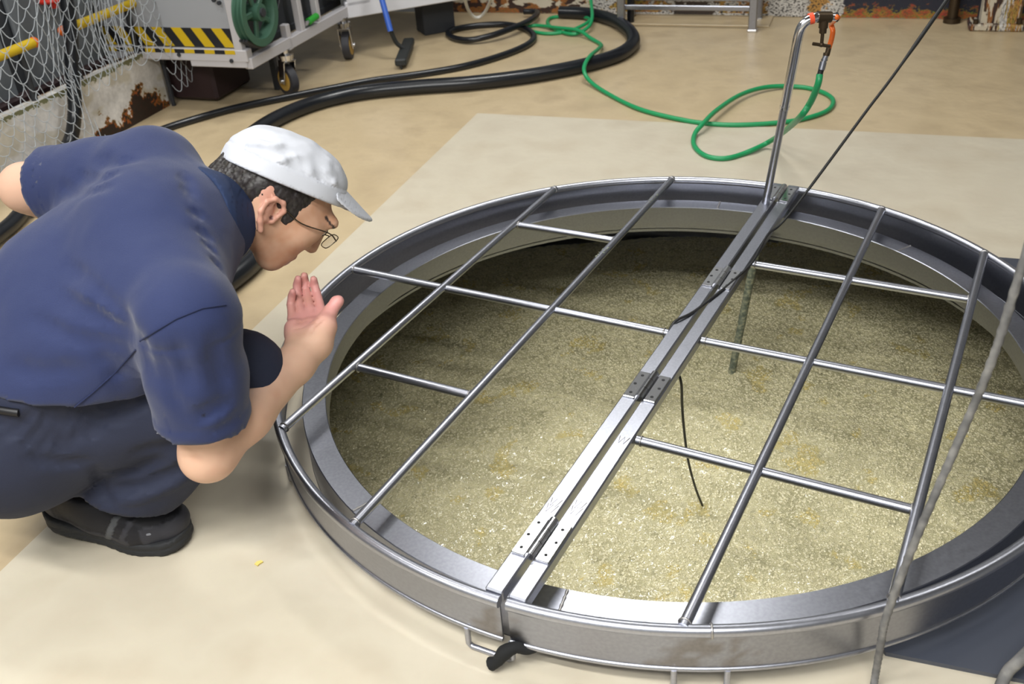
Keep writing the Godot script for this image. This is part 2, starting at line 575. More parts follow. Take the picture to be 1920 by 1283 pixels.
# an upright strip with the rust texture running along it
func rust_strip(p0: Vector3, p1: Vector3, h: float, thick: float, rep: float) -> MB:
	var m := mb()
	var d := (p1 - p0)
	var n := Vector3.UP.cross(d).normalized()
	if n.dot(CAM - p0) < 0: n = -n
	var up := Vector3(0, h, 0)
	var len := d.length()
	var q := [p0, p1, p1 + up, p0 + up]
	var f := m.v.size()
	var uvs := [Vector2(0, 0.99), Vector2(len / rep, 0.99), Vector2(len / rep, 0.01), Vector2(0, 0.01)]
	for k in 4: m.add(q[k], n, uvs[k])
	m.i.append_array(PackedInt32Array([f, f + 2, f + 1, f, f + 3, f + 2]))
	m.quad(p0 + up, p1 + up, p1 + up - n * thick, p0 + up - n * thick)
	m.quad(p0, p0 + up, p0 + up - n * thick, p0 - n * thick)
	m.quad(p1, p1 - n * thick, p1 + up - n * thick, p1 + up)
	m.quad(p0 - n * thick, p0 + up - n * thick, p1 + up - n * thick, p1 - n * thick)
	return m

# ---------------------------------------------------------------- tank and cover
func build_tank() -> void:
	var t := thing("fermentation_tank", "round stainless steel tank sunk in the floor under the grating cover", "tank")
	var I := Transform3D()
	var m := mb()
	m.lathe(I, [Vector2(0.756, 0.0), Vector2(0.756, FLANGE_Y - 0.0015), Vector2(0.7545, FLANGE_Y), Vector2(0.7095, FLANGE_Y), Vector2(0.708, FLANGE_Y - 0.0015), Vector2(0.708, 0.04), Vector2(0.713, 0.04), Vector2(0.713, FLANGE_Y - 0.006)], 0, TAU, 160)
	var fl := part(m, "neck_flange", M.dull_steel, t)
	fl.set_meta("label", "flat steel ring around the tank mouth")
	# weld beads where the ring's pieces meet
	for an in [atan2(0.427, -0.60), atan2(-0.36, 0.65), 1.95, -1.2]:
		m = mb()
		var pts := []
		for k in 9:
			var r := lerpf(0.711, 0.754, k / 8.0)
			pts.append(Vector3(cos(an) * r, FLANGE_Y - 0.0008, sin(an) * r))
		var rr := []
		for k in 9: rr.append(0.0028 + 0.0008 * sin(k * 2.4))
		m.tube(pts, rr, 8)
		part(m, "weld_bead", M.weld, t)
	m = mb()
	m.lathe(I, [Vector2(0.0, -0.72), Vector2(1.58, -0.72), Vector2(1.58, -0.22), Vector2(1.50, -0.12), Vector2(0.754, -0.0065), Vector2(0.754, 0.0)], 0, TAU, 96)
	m.lathe(I, [Vector2(0.756, 0.0), Vector2(0.756, -0.0085), Vector2(1.5, -0.124), Vector2(1.584, -0.222), Vector2(1.584, -0.724), Vector2(0.0, -0.724)], 0, TAU, 96)
	part(m, "tank_body", M.dull_steel, t)

func arc(r: float, y: float, a0: float, a1: float, n: int) -> Array:
	var o := []
	for k in n + 1:
		var a := lerpf(a0, a1, float(k) / n)
		o.append(Vector3(cos(a) * r, y, sin(a) * r))
	return o

func build_cover() -> void:
	var t := thing("grating_cover", "round stainless steel folding grating cover with hinged halves over the tank", "cover")
	# the cover's two halves part along s = 0.046
	var gap := 0.046
	var th := -1.0455     # direction of CA as an angle in x,z
	var half := acos(gap / RIM)
	var bang := th + PI / 2   # CB direction
	var spans := [[bang + half + 0.008, bang + TAU - half - 0.008], [bang - half + 0.008, bang + half - 0.008]]
	for sp in spans:
		var m := mb()
		m.tube(arc(RIM, RIM_Y, sp[0], sp[1], 150), 0.0095, 12)
		part(m, "rim_pipe", M.steel, t)
		m = mb()
		var prof := [Vector2(RIM - 0.003, 0.048)]
		for k in 9: prof.append(Vector2(RIM + 0.001, lerpf(0.048, RIM_Y, k / 8.0)))
		prof.append(Vector2(RIM - 0.003, RIM_Y)); prof.append(Vector2(RIM - 0.003, 0.048))
		m.lathe(Transform3D(), prof, sp[0], sp[1], 220)
		for k in m.v.size():     # brown spill stains dried on the outside
			var q := m.v[k]
			var an := rad_to_deg(atan2(q.z, q.x))
			var st := maxf(1.0 - absf(an - 96.5) / 5.0, 1.0 - absf(an - 118.0) / 2.6) + 1.4 * noise.get_noise_3dv(q * 28.0) - (q.y - 0.048) * 12.0
			if st > 0.0 and q.length() > RIM: m.c[k] = Color(1, 1, 1).lerp(Color(0.50, 0.40, 0.26), clampf(st * 1.2, 0, 0.5))
		for e in sp:
			var d := Vector3(cos(e), 0, sin(e))
			m.quad(d * (RIM - 0.003) + Vector3(0, 0.048, 0), d * (RIM + 0.001) + Vector3(0, 0.048, 0), d * (RIM + 0.001) + Vector3(0, RIM_Y, 0), d * (RIM - 0.003) + Vector3(0, RIM_Y, 0))
		part(m, "rim_band", M.band_steel, t)
		m = mb()
		m.tube(arc(RIM, 0.047, sp[0], sp[1], 150), 0.0045, 8)
		part(m, "lower_rod", M.steel, t)
	# grid bars
	var R2 := RIM - 0.002
	for s in [-0.535, -0.256, 0.300, 0.552]:
		var h := sqrt(R2 * R2 - s * s)
		bar(t, cov(s, -h, RIM_Y + 0.004), cov(s, h, RIM_Y + 0.004))
	for q in [[0.60, 22], [0.27, 26]]:
		var cm := mb()
		for k in q[1]:
			cm.ball(cov(-0.256 + rng.randf_range(-0.006, 0.006), q[0] - 0.03 + 0.06 * k / q[1], RIM_Y + 0.0115 + rng.randf_range(-0.002, 0.0005)), Vector3(rng.randf_range(0.001, 0.0032), 0.0014, rng.randf_range(0.001, 0.0032)), 6)
		part(cm, "dried_mash", M.coated, t)
	bar(t, cov(-R2, 0.0), cov(0.010, -0.004))
	bar(t, cov(0.082, -0.006), cov(R2, 0.0))
	for q in [[-0.535, -0.256, -0.355], [-0.535, -0.256, 0.358], [0.082, 0.552, 0.352], [0.082, 0.552, -0.363]]:
		bar(t, cov(q[0], q[2]), cov(q[1], q[2]))
	# the two square middle bars
	for k in 2:
		var s: float = [0.0262, 0.0652][k]
		var h := 0.795
		var m := mb()
		m.box(frame(cov(s, 0.004, RIM_Y + 0.0), CA, Vector3.UP), Vector3(h * 2, 0.022, 0.030), 0.0025)
		var cb := part(m, "middle_bar", M.steel, t)
		# scratched-in marks near the front hinge
		for j in 3:
			m = mb()
			var t0: float = [-0.585, -0.60, -0.40][j] + 0.01 * k
			if j == 2 and k == 0: continue
			var pts := []
			for z in 5: pts.append(cov(s - 0.009 + 0.0045 * z, t0 + (0.014 if z % 2 == 0 else -0.006), RIM_Y + 0.0111))
			m.tube(pts, 0.0006, 5)
			part(m, "scratch_mark", M.brass, cb)
	# hinges
	for tt in [0.731, 0.24, -0.219, -0.668]:
		var y := RIM_Y + 0.011
		var h := Node3D.new()
		h.name = "hinge"
		t.add_child(h, true)
		for k in 2:
			var sg := -1.0 if k == 0 else 1.0
			var m := mb()
			m.box(frame(cov(gap + sg * 0.0205, tt, y + 0.0022), CA, Vector3.UP), Vector3(0.088, 0.0035, 0.0225), 0.0012)
			var leaf := part(m, "hinge_leaf", M.chrome, h)
			for j in [-1.0, 0.0, 1.0]:
				m = mb()
				var c := cov(gap + sg * (0.021 + 0.003 * (1.0 if j == 0 else 0.0)), tt + j * 0.03, y + 0.0038)
				m.tube([c, c + Vector3(0, 0.0006, 0)], 0.0032, 10)
				part(m, "screw_hole", M.dark, leaf)
		for j in 3:
			var m := mb()
			var c0: float = tt - 0.044 + j * 0.0297
			m.tube([cov(gap, c0, y + 0.0045), cov(gap, c0 + 0.0285, y + 0.0045)], 0.0076, 12)
			part(m, "hinge_barrel", M.chrome, h)
	# U-shaped rod feet under the band
	for deg in [119.0, 96.1, -149.6, -60.0, -5.0, 40.0, 165.0, -105.0]:
		var an := deg_to_rad(deg)
		var w := 0.038
		var pts := []
		for q in [[-w, 0.047], [-w, 0.012], [-w + 0.006, 0.0065], [w - 0.006, 0.0065], [w, 0.012], [w, 0.047]]:
			var x: float = an + q[0] / RIM
			pts.append(Vector3(cos(x) * (RIM + 0.002), q[1], sin(x) * (RIM + 0.002)))
		var m := mb()
		m.tube(pts, 0.0048, 8)
		part(m, "rod_foot", M.steel, t)
	# weld ring on the pipe and a black rag tied where the halves meet
	var m := mb()
	var wa := deg_to_rad(95.2)
	var wp := arc(0.0102, 0, 0, TAU, 14)
	var ring := []
	for p in wp.slice(0, 14): ring.append(frame(Vector3(cos(wa) * RIM, RIM_Y, sin(wa) * RIM), Vector3(cos(wa), 0, sin(wa)), Vector3(-sin(wa), 0, cos(wa))) * p)
	m.tube(ring, 0.0018, 6, true)
	part(m, "weld_bead", M.weld, t)
	m = mb()
	var base := cov(gap, -0.797, 0.04)
	m.tube(smooth_path([base + Vector3(-0.030, -0.024, 0.018), base + Vector3(-0.018, -0.016, 0.02), base + Vector3(-0.006, 0.001, 0.02), base + Vector3(0.012, 0.006, 0.016), base + Vector3(0.03, -0.001, 0.016), base + Vector3(0.046, 0.004, 0.012)], 5), [0.010, 0.011, 0.011, 0.010, 0.0095, 0.009, 0.010, 0.010, 0.011, 0.0115, 0.012, 0.0115, 0.011, 0.010, 0.010, 0.009, 0.0095, 0.009, 0.009, 0.0085, 0.008, 0.008, 0.0085, 0.008, 0.007, 0.006], 9)
	var rag := part(m, "rag_tie", M.cloth_black, t)
	rag.set_meta("label", "black rag tied round the lower rod")

func bar(t: Node3D, p0: Vector3, p1: Vector3) -> void:
	var m := mb()
	m.tube([p0, p1], 0.0088, 12)
	var o := part(m, "grid_bar", M.steel, t)
	for e in 2:
		var c := p0 if e == 0 else p1
		var d := (p1 - p0).normalized() * (1.0 if e == 0 else -1.0)
		m = mb()
		var ring := []
		var f := frame(c + d * 0.009, d, Vector3.UP)
		for k in 12:
			var a := TAU * k / 12
			ring.append(f * Vector3(0, cos(a) * 0.0093, sin(a) * 0.0093))
		m.tube(ring, 0.0016, 5, true)
		part(m, "weld_ring", M.weld, o)

# ---------------------------------------------------------------- mash
func build_mash() -> void:
	var f := FastNoiseLite.new(); f.seed = 3; f.frequency = 6.0; f.fractal_octaves = 3
	var g := FastNoiseLite.new(); g.seed = 13; g.frequency = 38.0; g.fractal_octaves = 2
	var cl := FastNoiseLite.new(); cl.seed = 17; cl.noise_type = FastNoiseLite.TYPE_CELLULAR; cl.frequency = 62.0; cl.cellular_return_type = FastNoiseLite.RETURN_DISTANCE
	var yl := FastNoiseLite.new(); yl.seed = 23; yl.frequency = 5.5; yl.fractal_octaves = 5
	var dk := FastNoiseLite.new(); dk.seed = 29; dk.frequency = 26.0; dk.fractal_octaves = 3
	var m := mb()
	# fine grid where the mouth shows it, coarse ring out to the wall
	var n := 400
	var lo := Vector2(-1.15, -1.55)
	var cell := Vector2(2.3, 2.2) / n
	for j in n + 1:
		for i in n + 1:
			var x := lo.x + i * cell.x; var z := lo.y + j * cell.y
			var h := 0.006 * f.get_noise_2d(x, z) + 0.0030 * g.get_noise_2d(x, z) - 0.0040 * cl.get_noise_2d(x, z)
			var ye := yl.get_noise_2d(x, z); var speck := dk.get_noise_2d(x, z)     # dark specks of bran floating in the mash
			var c := Color(0.79, 0.725, 0.46)
			c = c.lerp(Color(0.65, 0.60, 0.37), clampf(f.get_noise_2d(x + 5, z) * 1.5 + 0.3, 0, 1))
			if ye > 0.33: c = c.lerp(Color(0.74, 0.57, 0.12), clampf((ye - 0.33) * 4.0, 0, 0.4))
			if speck > 0.47: c = c.lerp(Color(0.34, 0.32, 0.19), 0.55)
			c *= 1.0 + 0.10 * g.get_noise_2d(x + 3, z)
			m.v.append(Vector3(x, MASH_Y + h, z)); m.c.append(c); m.uv.append(Vector2(x, z))
			m.n.append(Vector3.UP)
	for j in n + 1:
		for i in n + 1:
			var k := j * (n + 1) + i
			var l := m.v[k - 1 if i > 0 else k]; var r := m.v[k + 1 if i < n else k]
			var u := m.v[k - n - 1 if j > 0 else k]; var dn := m.v[k + n + 1 if j < n else k]
			m.n[k] = (dn - u).cross(r - l).normalized()
	for j in n:
		for i in n:
			var a := j * (n + 1) + i
			m.i.append_array(PackedInt32Array([a, a + 1, a + n + 1, a + n + 1, a + 1, a + n + 2]))
	m.col = Color(0.70, 0.64, 0.38)
	m.lathe(Transform3D(), [Vector2(1.59, MASH_Y - 0.012), Vector2(0.0, MASH_Y - 0.012)], 0, TAU, 64)
	var mt := mat(Color(1, 1, 1), 0.26)
	mt.clearcoat_enabled = true; mt.clearcoat = 0.7; mt.clearcoat_roughness = 0.1
	mt.vertex_color_use_as_albedo = true
	mt.albedo_texture = ntex(0.09, 71, [[0.0, Color(0.72, 0.72, 0.66)], [0.45, Color(0.95, 0.95, 0.93)], [1.0, Color(1, 1, 1)]], 1024, 5)
	mt.normal_enabled = true
	mt.normal_texture = ntex(0.10, 72, [], 1024, 5, 9.0)
	mt.normal_scale = 0.9
	tri(mt, 2.3)
	var o := part(m, "fermenting_mash", mt, self)
	# wet rice grains and froth riding on it
	var gb := mb(); gb.ball(Vector3.ZERO, 1.0, 8)
	var mm := MultiMesh.new()
	mm.transform_format = MultiMesh.TRANSFORM_3D
	mm.use_colors = true
	mm.mesh = gb.mesh()
	var spots := []
	for k in 110000:
		var q := Vector3(rng.randf_range(-1.12, 1.12), 0, rng.randf_range(-1.52, 0.62))
		spots.append(q)
	mm.instance_count = spots.size()
	for k in spots.size():
		var q: Vector3 = spots[k]
		var sz := rng.randf_range(0.0011, 0.0034)
		var y := MASH_Y + 0.006 * f.get_noise_2d(q.x, q.z) + 0.0030 * g.get_noise_2d(q.x, q.z) - 0.0040 * cl.get_noise_2d(q.x, q.z)
		var bs := Basis(Vector3.UP, rng.randf() * TAU) * Basis(Vector3.RIGHT, rng.randf_range(-0.5, 0.5)) * Basis.from_scale(Vector3(sz * rng.randf_range(1.0, 1.7), sz * 0.7, sz))
		mm.set_instance_transform(k, Transform3D(bs, Vector3(q.x, y + sz * 0.1, q.z)))
		var tone := rng.randf_range(0.86, 1.08)
		var gc := Color(0.80, 0.735, 0.48) * tone
		if yl.get_noise_2d(q.x, q.z) > 0.36 and rng.randf() < 0.4: gc = Color(0.74, 0.60, 0.24) * tone
		mm.set_instance_color(k, gc)
	var gi := MultiMeshInstance3D.new()
	gi.name = "floating_grains"
	gi.multimesh = mm
	var gm := mat(Color(1, 1, 1), 0.10)
	gm.vertex_color_use_as_albedo = true
	gm.metallic_specular = 0.7
	gm.clearcoat_enabled = true; gm.clearcoat = 1.0; gm.clearcoat_roughness = 0.05
	gi.material_override = gm
	gi.set_meta("kind", "stuff")
	o.add_child(gi)
	tag(o, "pale yellow lumpy fermenting mash filling the sunken tank", "mash", "", "stuff")

# ---------------------------------------------------------------- things at the back and the left
func build_background() -> void:
	build_plate()
	build_plinth()
	build_machine()
	build_cabinet()
	build_squeegee()
	build_bench()
	build_wall_post()
	build_net()

func build_plate() -> void:
	var m := mb()
	var poly := PackedVector2Array([])
	# room axes (a,b): a dark sheet lying under the right side of the cover, cut round the tank mouth
	var r := 0.765
	poly.append(Vector2(0.462, -0.638)); poly.append(Vector2(1.9, -0.638)); poly.append(Vector2(1.9, 0.712)); poly.append(Vector2(0.30, 0.712))
	var a1 := atan2(0.712, 0.30); var a0 := atan2(-0.638, 0.462)
	for k in 33:
		var a := lerpf(a1, a0, k / 32.0)
		poly.append(Vector2(cos(a), sin(a)) * r)
	var t := Transform3D(Basis(E1, Vector3.UP, E2), Vector3(0, 0.0096, 0))
	m.slab(t, poly, 0.008)
	var o := part(m, "floor_plate", M.plate, self)
	tag(o, "dark grey sheet plate lying under the right side of the cover", "plate")

	m = mb()
	var fk := on(485, 1057, 0.0025)
	m.slab(Transform3D(Basis(Vector3.UP, 0.4), fk + Vector3(0, 0.002, 0)), PackedVector2Array([Vector2(-0.007, -0.001), Vector2(-0.002, -0.005), Vector2(0.006, -0.004), Vector2(0.008, 0.001), Vector2(0.001, 0.003), Vector2(-0.003, 0.006)]), 0.0022)
	tag(part(m, "mash_flake", M.flake, self), "tiny pale yellow flake on the cream floor near the shoe", "flake")

func build_plinth() -> void:
	# low white painted steel kerb with rust at its foot
	var m := rust_strip(room(-2.33, 0, -0.6), room(-2.33, 0, 1.5), 0.236, 0.05, 2.1)
	var o := part(m, "steel_kerb", M.rust_panel, self)
	tag(o, "low white painted steel kerb rusting along its foot behind the person", "kerb")
	# grey machine housing standing on and behind it
	var t := thing("machine_housing", "tall grey steel machine housing behind the hanging net", "machine", room(-2.75, 0, 0.5))
	t.basis = Basis(E1, Vector3.UP, -E2)
	m = mb(); m.box(Transform3D(Basis(), Vector3(0, 0.75, 0.03)), Vector3(0.55, 1.5, 1.88), 0.008); part(m, "cabinet_body", M.machine_dark, t)
	for k in 4:
		m = mb(); m.box(Transform3D(Basis(), Vector3(0.285, 0.72, -0.66 + 0.46 * k)), Vector3(0.02, 1.3, 0.39), 0.006); part(m, "side_panel", M.housing_grey, t)
	m = mb(); m.box(Transform3D(Basis(), Vector3(0.30, 0.20, 0.03)), Vector3(0.05, 0.08, 1.8), 0.006); part(m, "base_rail", M.maroon, t)
	# yellow guard rail pieces
	for q in [[0.40, 0.905], [1.05, 1.47]]:
		m = mb()
		m.tube([room(-2.33, 0.42, q[0]), room(-2.33, 0.42, q[1])], 0.017, 12)
		var rail := thing("guard_rail", "", "rail", room(-2.33, 0, q[0]))
		var mm := mb(); mm.tube([Vector3(0, 0.42, 0), Vector3(0, 0.42, 0) + E2 * (q[1] - q[0])], 0.017, 12)
		part(mm, "rail_pipe", M.yellow, rail)
		for e in [0.04, q[1] - q[0] - 0.05]:
			mm = mb(); mm.tube([Vector3(0, 0.236, 0) - E1 * 0.025 + E2 * e, Vector3(0, 0.41, 0) - E1 * 0.02 + E2 * e], 0.011, 10)
			part(mm, "rail_post", M.machine_dark, rail)
		mm = mb(); mm.ball(Vector3(0, 0.42, 0) + E2 * (q[1] - q[0] if q[0] < 0.9 else 0.0), 0.0185, 12)
		part(mm, "end_cap", M.orange_hose, rail)
		tag(rail, "yellow pipe guard rail left of the black riser hose" if q[0] < 0.9 else "yellow pipe guard rail ending beside the hazard-striped machine", "rail")
	var br := thing("yellow_bracket", "upright yellow bracket beside the grey hazard-striped machine", "bracket", room(-2.31, 0, 1.50))
	m = mb(); m.box(Transform3D(Basis(E1, Vector3.UP, -E2), Vector3(0, 0.45, 0)), Vector3(0.035, 0.26, 0.02), 0.005); part(m, "upright", M.yellow, br)
	m = mb(); m.box(Transform3D(Basis(E1, Vector3.UP, -E2), Vector3(-0.0, 0.27, 0.0)), Vector3(0.02, 0.2, 0.02), 0.003); part(m, "stem", M.machine_dark, br)
	m = mb(); m.box(Transform3D(Basis(E1, Vector3.UP, -E2) * Basis(Vector3.BACK, 0.7), Vector3(0, 0.255, 0) - E1 * 0.02), Vector3(0.07, 0.035, 0.022), 0.005); part(m, "lug", M.yellow, br)
	m = mb(); m.box(Transform3D(Basis(E1, Vector3.UP, -E2), Vector3(0, 0.085, 0)), Vector3(0.014, 0.17, 0.014), 0.002); part(m, "foot", M.machine_dark, br)
	var vw := thing("red_valve_wheel", "small red valve wheel behind the net", "valve", room(-2.44, 0.50, 1.16))
	m = mb(); m.tube(smooth_path(ring_pts(0.045, 12), 2, true), 0.009, 8, true); part(m, "wheel", M.red, vw)
	m = mb(); m.tube([Vector3.ZERO, Vector3(0, -0.03, 0)], 0.012, 8); m.tube([Vector3(-0.04, 0, 0), Vector3(0.04, 0, 0)], 0.005, 6); part(m, "hub", M.red, vw)

func ring_pts(r: float, n: int) -> Array:
	var o := []
	for k in n: o.append(Vector3(cos(TAU * k / n) * r, 0, sin(TAU * k / n) * r))
	return o

func caster(parent: Node3D, p: Vector3, top: float, yaw: float) -> void:
	# p is the wheel's contact with the floor, in the parent's space
	var c := Node3D.new()
	c.name = "caster"
	parent.add_child(c, true)
	c.position = p
	c.rotation.y = yaw
	var m := mb()
	m.tube([Vector3(-0.016, 0.06, 0), Vector3(0.016, 0.06, 0)], 0.06, 28)
	part(m, "tyre", M.tyre, c)
	m = mb(); m.tube([Vector3(-0.018, 0.06, 0), Vector3(0.018, 0.06, 0)], 0.042, 24); part(m, "wheel_hub", M.caster_yellow, c)
	m = mb(); m.tube([Vector3(-0.034, 0.06, 0), Vector3(0.034, 0.06, 0)], 0.009, 10); part(m, "axle", M.chrome, c)
	m = mb()
	for s in [-1.0, 1.0]:
		m.box(Transform3D(Basis(Vector3.RIGHT, 0.22), Vector3(0.026 * s, 0.097, 0.012)), Vector3(0.004, 0.095, 0.04), 0.001)
	m.box(Transform3D(Basis(), Vector3(0, 0.142, 0.024)), Vector3(0.056, 0.006, 0.05), 0.002)
	part(m, "fork", M.chrome, c)
	m = mb()
	m.tube([Vector3(0, 0.145, 0.024), Vector3(0, 0.156, 0.024)], 0.028, 18)
	m.tube([Vector3(0, 0.156, 0.024), Vector3(0, 0.166, 0.024)], 0.031, 18)
	m.tube([Vector3(0, 0.166, 0.024), Vector3(0, top, 0.024)], 0.012, 12)
	part(m, "swivel", M.chrome, c)

func build_machine() -> void:
	# cart machine; its own axes: x along E1, y up, z towards the viewer (-E2); front face at b = 1.42
	var o := room(-1.88, 0, 1.42)
	var t := thing("belt_machine", "grey wheeled belt machine with hazard stripes and green pulley", "machine", o)
	t.basis = Basis(E1, Vector3.UP, -E2)
	var m: MB
	var F := func(c: Vector3, s: Vector3, called: String, mt: Material, bev := 0.003) -> void:
		var q := mb(); q.box(Transform3D(Basis(), c), s, bev); part(q, called, mt, t)
	# front
	F.call(Vector3(-0.31, 0.235, -0.02), Vector3(0.66, 0.045, 0.04), "front_rail", M.machine_light)
	F.call(Vector3(-0.115, 0.205, -0.021), Vector3(0.25, 0.03, 0.038), "rail_gusset", M.machine_light)
	F.call(Vector3(-0.33, 0.72, -0.03), Vector3(0.60, 0.80, 0.02), "front_panel", M.machine_grey)
	F.call(Vector3(-0.015, 0.62, -0.018), Vector3(0.035, 0.78, 0.03), "front_post", M.machine_light)
	for k in 14:
		m = mb()
		var x0 := -0.665 + 0.045 * k
		var z := -0.0185
		var p := [Vector3(x0 + 0.045, 0.262, z), Vector3(x0 + 0.09, 0.262, z), Vector3(x0 + 0.045, 0.332, z), Vector3(x0, 0.332, z)]
		for e in 4: p[e].x = clampf(p[e].x, -0.63, -0.034)
		if p[1].x - p[0].x < 0.004 and p[2].x - p[3].x < 0.004: continue
		m.quad(p[0], p[1], p[2], p[3])
		var q0 := Vector3(0, 0, -0.0015)
		m.quad(p[1] + q0, p[0] + q0, p[3] + q0, p[2] + q0)
		for e in 4: m.quad(p[e], p[(e + 1) % 4], p[(e + 1) % 4] + q0, p[e] + q0)
		part(m, "hazard_stripe", M.yellow if k % 2 == 0 else M.stripe_black, t)
		if x0 + 0.075 < -0.04 and x0 + 0.075 > -0.60:
			m = mb()
			m.box(Transform3D(Basis(), Vector3(x0 + 0.075, 0.249, 0.0004)), Vector3(0.044, 0.015, 0.0012), 0.0)
			part(m, "hazard_stripe", M.yellow if k % 2 == 0 else M.stripe_black, t)
	for q in [[-0.05, 0.218], [-0.28, 0.235], [-0.05, 0.43], [-0.07, 0.44]]:
		m = mb(); m.tube([Vector3(q[0], q[1], -0.004), Vector3(q[0], q[1], 0.006)], 0.008, 6); part(m, "bolt", M.machine_dark, t)
	# right-hand side, along -z
	F.call(Vector3(0.012, 0.205, -0.16), Vector3(0.035, 0.042, 0.30), "side_rail", M.machine_light)
	F.call(Vector3(0.012, 0.20, -0.60), Vector3(0.035, 0.045, 0.60), "side_rail", M.machine_light)
	F.call(Vector3(0.012, 0.225, -0.305), Vector3(0.03, 0.10, 0.03), "side_post", M.machine_light)
	F.call(Vector3(0.012, 0.53, -0.42), Vector3(0.03, 0.62, 0.03), "side_post", M.machine_light)
	F.call(Vector3(0.012, 0.53, -0.56), Vector3(0.03, 0.62, 0.025), "side_post", M.machine_light)
	F.call(Vector3(-0.06, 0.55, -0.50), Vector3(0.03, 0.66, 0.72), "inner_panel", M.machine_dark)
	F.call(Vector3(-0.30, 0.55, -0.5), Vector3(0.44, 0.62, 0.84), "body", M.machine_dark, 0.01)
	F.call(Vector3(0.010, 0.62, -0.80), Vector3(0.03, 0.7, 0.18), "rear_panel", M.machine_dark)
	F.call(Vector3(-0.32, 0.225, -0.45), Vector3(0.56, 0.03, 0.86), "base_plate", M.machine_dark)
	F.call(Vector3(-0.36, 0.11, -0.26), Vector3(0.22, 0.20, 0.26), "motor_box", M.maroon, 0.012)
	F.call(Vector3(-0.09, 0.10, -0.33), Vector3(0.025, 0.2, 0.025), "jack_leg", M.machine_dark)
	# pulley, axle towards x
	var c := Vector3(0.035, 0.375, -0.09)
	var pt := Transform3D(Basis(Vector3.BACK, -PI / 2), c)
	m = mb()
	m.lathe(pt, [Vector2(0.085, -0.022), Vector2(0.122, -0.022), Vector2(0.122, -0.016), Vector2(0.110, -0.008), Vector2(0.122, 0.0), Vector2(0.110, 0.008), Vector2(0.122, 0.016), Vector2(0.122, 0.022), Vector2(0.095, 0.022), Vector2(0.092, 0.012), Vector2(0.085, -0.022)], 0, TAU, 48)
	var pu := part(m, "pulley", M.pulley_green, t)
	for k in 5:
		m = mb()
		var a := TAU * k / 5 + 0.35
		var d := Vector3(0, cos(a), sin(a))
		m.box(frame(c + d * 0.058, d, Vector3.RIGHT), Vector3(0.075, 0.014, 0.022), 0.004)
		part(m, "spoke", M.pulley_green, pu)
	m = mb(); m.tube([c - Vector3(0.035, 0, 0), c + Vector3(0.028, 0, 0)], 0.032, 20); part(m, "hub", M.pulley_green, pu)
	m = mb(); m.tube([c + Vector3(0.02, 0, 0), c + Vector3(0.036, 0, 0)], 0.016, 14); part(m, "shaft_end", M.machine_dark, pu)
	for k in 3:
		m = mb()
		var x := 0.02 + 0.013 * k
		m.tube(smooth_path([Vector3(x, 0.30, 0.02), Vector3(x, 0.255, -0.06), Vector3(x, 0.262, -0.13), Vector3(x, 0.31, -0.19), Vector3(x, 0.48, -0.33), Vector3(x, 0.72, -0.52)], 5), 0.006, 6)
		part(m, "drive_belt", M.black_rubber, t)
	m = mb(); m.tube([Vector3(0.03, 0.245, -0.46), Vector3(0.03, 0.25, -0.53)], 0.014, 12)
	var hd := part(m, "lever_grip", M.green_grip, t)
	m = mb(); m.tube([Vector3(0.03, 0.244, -0.44), Vector3(0.03, 0.245, -0.46)], 0.009, 10); m.tube([Vector3(0.03, 0.244, -0.445), Vector3(0.0, 0.225, -0.44)], 0.006, 8)
	part(m, "lever_stem", M.chrome, hd)
	# casters where their wheels meet the floor
	var inv := t.transform.affine_inverse()
	caster(t, inv * room(-1.885, 0, 1.70), 0.205, 1.1)
	caster(t, inv * room(-1.865, 0, 2.20), 0.185, 0.3)
	caster(t, inv * room(-2.46, 0, 1.72), 0.212, 0.4)
	caster(t, inv * room(-2.46, 0, 2.2), 0.212, 0.2)

func build_cabinet() -> void:
	# white cabinet turned askew beyond the cart
	var p0 := on(655, 35, 0.17); var p1 := on(862, 0, 0.17)
	var x := (p1 - p0).normalized()
	var n := x.cross(Vector3.UP)
	if n.dot(CAM - p0) < 0: n = -n
	var t := thing("white_cabinet", "white steel cabinet on a dark plinth beyond the belt machine", "cabinet", Vector3(p0.x, 0, p0.z))
	var B := Basis(x, Vector3.UP, n)
	t.basis = B
	var L := p0.distance_to(p1)
	var q: MB
	q = mb(); q.box(Transform3D(Basis(), Vector3(L / 2 + 0.02, 0.205, -0.02)), Vector3(L + 0.06, 0.07, 0.04), 0.004); part(q, "bottom_rail", M.machine_white, t)
	q = mb(); q.box(Transform3D(Basis(), Vector3(0.055, 0.55, -0.018)), Vector3(0.11, 0.66, 0.036), 0.004); part(q, "corner_panel", M.machine_white, t)
	q = mb(); q.box(Transform3D(Basis(), Vector3(0.125, 0.56, -0.02)), Vector3(0.03, 0.70, 0.034), 0.003); part(q, "trim_strip", M.machine_grey, t)
	q = mb(); q.box(Transform3D(Basis(), Vector3(L / 2 + 0.1, 0.57, -0.06)), Vector3(L - 0.1, 0.66, 0.04), 0.004); part(q, "front_panel", M.machine_dark, t)
	q = mb(); q.box(Transform3D(Basis(), Vector3(L / 2 + 0.09, 0.56, -0.17)), Vector3(L - 0.12, 0.70, 0.20), 0.006); part(q, "body", M.machine_white, t)
	q = mb(); q.box(Transform3D(Basis(), Vector3(L * 0.88, 0.0875, -0.20)), Vector3(L * 0.30, 0.175, 0.12), 0.004); part(q, "plinth", M.machine_dark, t)

